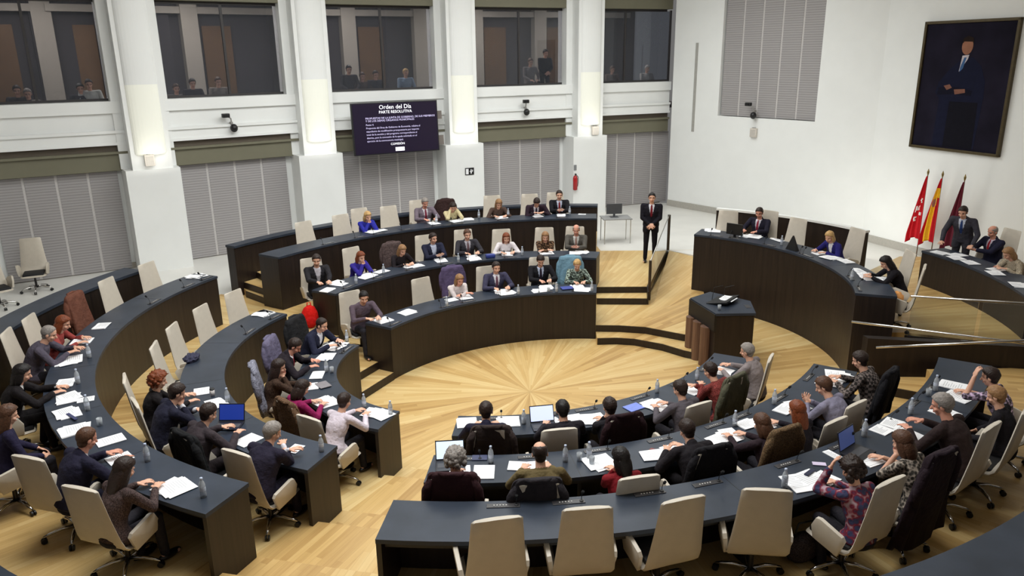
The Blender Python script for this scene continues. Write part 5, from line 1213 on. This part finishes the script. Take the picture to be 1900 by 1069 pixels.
def wcam(M, off, u, v, lb, flip=1):
    q = onwall(u, v, M, off); t = thing('surveillance_camera', M @ Vector((q.x, off, q.z)), math.atan2(M.col[0].y, M.col[0].x), lb, 'camera', 'wall cameras')
    MB().box((0, -.05, .0), (.03, .06, .03)).tube([(0, -.08, .0), (flip*-.02, -.13, .12), (flip*-.10, -.16, .18)], .018, 8).build('mount', mat('camera_mount', (150, 148, 144), .5), t)
    MB().rbox((flip*-.16, -.18, .21), (.10, .06, .055), .02, None).build('camera_body', BLACKP, t); MB().lathe([(.045, -.02), (.045, .01)], 12, (0, 0, 0), Matrix.Translation((flip*-.16, -.245, .21)) @ Matrix.Rotation(R(90), 4, 'X')).build('camera_lens', BLACKP, t)
    MB().ell((flip*.03, -.15, -.13), (.10, .10, .11)).build('dome_camera', BLACKP, t, smooth=True)
wcam(BAYS[1][0], .50, 428, 228, 'black camera pair on the fascia right of the second column'); wcam(BAYS[3][0], .50, 973, 200, 'black camera pair on the fascia above the pictogram column gap', .2); wcam(MBW, 0, 1402, 206, 'black camera pair below the tall slatted screen on the right wall')
for (M, off, u, v, lb) in ((COLS[1], .02, 277, 297, 'small pale wall speaker on the column behind the left bank'), (COLS[4], .02, 1103, 242, 'small pale wall speaker on the rightmost column'), (MBW, 0, 1400, 246, 'small pale wall speaker under the camera on the right wall')):
    q = onwall(u, v, M, off); t = thing('wall_speaker', M @ Vector((q.x, off-.05, q.z)), math.atan2(M.col[0].y, M.col[0].x), lb, 'speaker', 'small wall speakers')
    MB().rbox((0, 0, 0), (.115, .05, .14), .012).build('speaker_case', mat('speaker_beige', (216, 208, 198), .5), t); MB().box((0, -.052, -.01), (.09, .003, .105)).build('speaker_grille', mat('speaker_grille', (196, 190, 182), .8), t); MB().box((0, -.0, .15), (.06, .02, .012)).build('bracket', mat('camera_mount', (150, 148, 144)), t)
# ------------------------------------------------------------------ portrait (a plain generic painted figure)
pc = MCW @ Vector((2.53, -.03, 4.995)); yc = math.atan2(MCW.col[0].y, MCW.col[0].x)
t = thing('framed_portrait', pc, yc, 'large dark framed portrait of a suited figure on the right wall', 'painting')
MB().box((0, 0, 0), (1.22, .02, 1.53)).build('canvas', mat('portrait_background', (30, 27, 40), .85, noise_amt=.35, scale=1.3, spec=.1), t)
FRM = mat('dark_gilt_frame', (74, 62, 36), .45, metal=.3, noise_amt=.15, scale=12)
for (c, h) in (((-1.235, -.02, 0), (.035, .045, 1.56)), ((1.235, -.02, 0), (.035, .045, 1.56)), ((0, -.02, 1.535), (1.27, .045, .035)), ((0, -.02, -1.535), (1.27, .045, .035))): MB().rbox(c, h, .012).build('frame', FRM, t)
def paint(name, pts, col, dep): MB().add([(x, -.021-dep, z) for x, z in pts]+[(x, -.019, z) for x, z in pts], [tuple(range(len(pts)))]+[(i, i+len(pts), (i+1) % len(pts)+len(pts), (i+1) % len(pts)) for i in range(len(pts))]).build(name, mat('paint_%d_%d_%d' % col, col, .8, spec=.1, noise_amt=.1, scale=8), t)
paint('painted_figure', [(-.62, -1.46), (-.58, -.3), (-.72, -.15), (-.66, .1), (-.40, .42), (-.12, .66), (.20, .70), (.44, .50), (.60, .15), (.62, -.25), (.56, -1.46)], (24, 26, 46), .001)
paint('painted_legs', [(-.30, -1.46), (-.28, -.35), (.50, -.35), (.52, -1.46)], (20, 19, 28), .002)
paint('painted_head', [(.0+.15*math.cos(a), .96+.20*math.sin(a)) for a in [2*math.pi*i/18 for i in range(18)]], (150, 104, 84), .003)
paint('painted_hair', [(-.16, 1.0), (-.13, 1.14), (0, 1.20), (.13, 1.15), (.16, 1.0), (.12, 1.06), (-.10, 1.07)], (38, 28, 24), .004)
paint('painted_shirt', [(-.10, .74), (.08, .76), (.06, .66), (-.14, .36)], (190, 182, 188), .002)
paint('painted_tie', [(-.04, .70), (.02, .70), (-.04, .44), (-.12, .36), (-.12, .46)], (66, 96, 138), .003)
paint('painted_forearm', [(-.64, -.02), (-.10, .0), (.30, -.08), (.28, -.2), (-.2, -.18), (-.66, -.2)], (20, 20, 34), .003)
paint('painted_hand', [(-.50, .02), (-.34, .06), (-.26, -.02), (-.40, -.08)], (122, 84, 72), .004); paint('painted_hand', [(-.20, -.06), (.10, -.04), (.12, -.13), (-.16, -.18)], (128, 88, 74), .004)
# ------------------------------------------------------------------ flags
def flag(u, v, lb, colfn, hgt=2.24, wd=.36, mir=1):
    q = onwall(u, v, MCW, -.35); t = thing('flag_on_pole', MCW @ Vector((q.x, -.35, .606)), yc, lb, 'flag', 'ceremonial flags')
    MB().lathe([(.13, 0), (.13, .03), (.04, .05), (.02, .07)], 20).build('pole_base', STEEL, t, smooth=False); MB().tube([(0, 0, .05), (0, 0, hgt)], .013, 8).build('pole', mat('wooden_pole', (110, 82, 54), .5), t, smooth=True)
    MB().lathe([(.018, hgt-.02), (.022, hgt), (.03, hgt+.05), (.004, hgt+.13)], 10).build('finial', mat('brass', (150, 130, 84), .3, metal=.9), t, smooth=True)
    nx, nz = 22, 40; V = []; F = []; I = []; mats = []
    for i in range(nz+1):
        k = i/nz
        for j in range(nx+1):
            s_ = j/nx; z = hgt-.06-k*(1.66+.16*s_-.10*math.sin(3*s_)); wv = .03+wd*min(1, k*1.15)**.8
            x = -mir*(s_*wv-.25*wv*(k > .0)*s_*0)+.02; y = -.03+.055*k**.5*math.sin(s_*15+k*1.5)*(.3+s_)
            V.append((x, y, z))
    for i in range(nz):
        for j in range(nx):
            F.append((i*(nx+1)+j, i*(nx+1)+j+1, (i+1)*(nx+1)+j+1, (i+1)*(nx+1)+j)); c = colfn((j+.5)/nx, (i+.5)/nz)
            if c not in mats: mats.append(c)
            I.append(mats.index(c))
    m = MB(); m.v = V; m.f = F; me = m.mesh('flag_cloth', True)
    for c in mats: me.materials.append(mat('flag_%d_%d_%d' % c, c, .75, spec=.2))
    me.polygons.foreach_set('material_index', I); o = bpy.data.objects.new('flag_cloth', me); COL.objects.link(o); o.parent = t
    sm = o.modifiers.new('th', 'SOLIDIFY'); sm.thickness = .004; return t, V, nx
RED = (190, 22, 34); WHT = (236, 230, 228); YEL = (236, 182, 40); GAR = (104, 34, 50)
def f1(s, k):
    for (a, b) in ((.35, .38), (.62, .52), (.30, .60), (.72, .68)):
        q = math.atan2((k-b)/.06, (s-a)/.24); if_ = ((s-a)/.24)**2+((k-b)/.06)**2
        if if_ < .45+.4*math.cos(5*q): return WHT
    return RED
def f2(s, k):
    if k < .14: return RED
    if ((s-.5)/.22)**2+((k-.38)/.07)**2 < 1: return (150, 70, 50) if (int(s*22)+int(k*40)) % 2 else (190, 150, 130)
    lo = .22+.25*max(0, k-.3); hi = .95-.35*max(0, k-.35)
    return RED if s < lo*(k > .3) or s > hi else YEL
flag(1722, 322, 'red flag with white stars on a pole, leftmost of three by the wall', f1, wd=.34); flag(1749, 326, 'red and yellow striped flag with a coat of arms, middle of three', f2, wd=.36); flag(1791, 328, 'dark crimson flag behind the standing person, rightmost of three', lambda s, k: GAR, wd=.34)
# ------------------------------------------------------------------ balustrades
RG = glass_mat('clear_balustrade_glass', (247, 250, 249), 1.4, .03)
def rail(name, a, b, za, zb, lb, posts=(0, 1), glass=True, r=.018, thick=.03):
    t = thing(name, (a[0], a[1], za), 0, lb, 'railing'); A = Vector((0, 0, 0)); B = Vector((b[0]-a[0], b[1]-a[1], zb-za)); return t, A, B
t, A, B = rail('glass_balustrade', (3.24, 17.35), (4.38, 20.93), .46, .607, 'glass balustrade with dark posts beside the standing person')
d = B-A; n_ = Vector((-d.y, d.x, 0)).normalized()*.006
MB().add([A+n_+Vector((0, 0, .05)), B+n_+Vector((0, 0, .05)), B+n_+Vector((0, 0, .97)), A+n_+Vector((0, 0, .76)), A-n_+Vector((0, 0, .05)), B-n_+Vector((0, 0, .05)), B-n_+Vector((0, 0, .97)), A-n_+Vector((0, 0, .76))], [(0, 1, 2, 3), (7, 6, 5, 4), (0, 4, 5, 1), (1, 5, 6, 2), (2, 6, 7, 3), (3, 7, 4, 0)]).build('glass_pane', RG, t)
MB().tube([A+Vector((0, 0, .78)), B+Vector((0, 0, .99))], .013, 8).build('handrail', STEEL, t, smooth=True)
DP = mat('bronze_post', (74, 66, 60), .4, metal=.6)
MB().box((B.x, B.y, B.z+.5), (.035, .035, .5)).build('post', DP, t); MB().box((A.x, A.y, A.z+.30), (.03, .03, .50)).build('post', DP, t)
def handrail(name, a, b, lb, drop=.3, glass=0, nposts=2, z0=None):
    a = Vector(a); b = Vector(b); t = thing(name, (a.x, a.y, a.z-drop), 0, lb, 'railing'); A = Vector((0, 0, drop)); B = b-a+A
    MB().tube([A, B], .021, 10).build('handrail', CHROME, t, smooth=True)
    for i in range(nposts):
        q = A.lerp(B, .96); MB().tube([q, q-Vector((0, 0, drop))], .010, 8).build('post', STEEL, t)
    if glass:
        d = B-A; n = Vector((-d.y, d.x, 0)).normalized()*.006
        for i in range(glass):
            p, q = A.lerp(B, i/glass+.01), A.lerp(B, (i+1)/glass-.01); dn = Vector((0, 0, -drop+.02)); up_ = Vector((0, 0, -.03))
            MB().add([p+n+up_, q+n+up_, q+n+dn, p+n+dn, p-n+up_, q-n+up_, q-n+dn, p-n+dn], [(0, 1, 2, 3), (7, 6, 5, 4), (0, 4, 5, 1), (1, 5, 6, 2), (2, 6, 7, 3), (3, 7, 4, 0)]).build('glass_pane', RG, t)
    return t
r1a, r1b = at(1580, 597, 1.52), at(1900, 637, 1.52)
handrail('stair_handrail', r1a, r1a+(r1b-r1a)*1.5, 'upper polished handrail sloping right along the stair wall', drop=.26, nposts=1)
handrail('stair_handrail', (5.99, 11.83, 1.2), Vector((5.99, 11.83, 1.2))+(Vector((7.84, 11.03, 1.6))-Vector((5.99, 11.83, 1.2)))*1.35, 'lower polished handrail rising right in front of the stair wall', drop=.45, nposts=1)
r3a, r3b = at(1690, 550, 1.76), at(1900, 563, 1.76)
handrail('glass_balustrade', r3a, r3a+(r3b-r3a)*1.9, 'glass balustrade with steel rail at the end of the presiding platform', drop=.76, glass=3, nposts=0)
# ------------------------------------------------------------------ spectators behind the gallery glass
random.seed(11)
SP = [(0, 32, 172, (70, 66, 70), 'dark', 'person in grey near the left end of the leftmost gallery window'), (0, 52, 178, (128, 122, 116), 'grey', 'person in a pale jacket beside the grey one, leftmost gallery window'), (0, 166, 160, (206, 208, 202), 'dark', 'person in a white shirt behind the leftmost gallery window'), (0, 150, 168, (60, 58, 66), 'black', 'person in dark clothes left of the white shirt, leftmost gallery window'),
 (1, 360, 158, (58, 52, 60), 'dark', 'person in dark clothes, left pane of the second gallery window'), (1, 408, 155, (150, 140, 130), 'brown', 'person in beige at the mullion of the second gallery window'), (1, 330, 168, (110, 104, 100), 'brown', 'person in grey-brown, lower left of the second gallery window'),
 (2, 650, 132, (70, 62, 60), 'black', 'person in brown, left pane above the display'), (2, 675, 145, (92, 74, 66), 'brown', 'person in rust brown beside the brown one above the display'), (2, 756, 138, (140, 160, 180), 'blond', 'person in pale blue behind the window above the display'), (2, 700, 142, (60, 56, 62), 'dark', 'person in charcoal at the mullion above the display'),
 (3, 988, 118, (120, 112, 112), 'brown', 'person in mauve grey, right pane of the fourth gallery window'), (3, 1016, 100, (28, 28, 34), 'black', 'person in black standing by the brown door of the gallery'),
 (4, 1140, 132, (108, 92, 84), 'brown', 'person in brown at the lower left of the fifth gallery window'), (4, 1205, 130, (196, 192, 188), 'white', 'person in a white top, right pane of the fifth gallery window')]
for b, u, v, rgb, hc, lb in SP:
    M = BAYS[b][0]; q = onwall(u, v, M, 1.55); z = min(q.z, 5.9); fl = 4.15
    person(M @ Vector((q.x, 1.75, z-1.17 if 'standing' not in lb else z-1.60)), math.atan2(M.col[0].y, M.col[0].x)+math.pi, lb, T_('gal_%d' % rgb[0], rgb), hair=('short', hc), pose='lap' if 'standing' not in lb else 'front', lean=.1, far=True, group='gallery spectators', stand='standing' in lb)
for b in range(5):
    M, L = BAYS[b]; sbox('floor_gallery_step', -.1, L+.1, 1.2, 2.7, 4.1, 4.30, M, GDARK)
run_jobs()
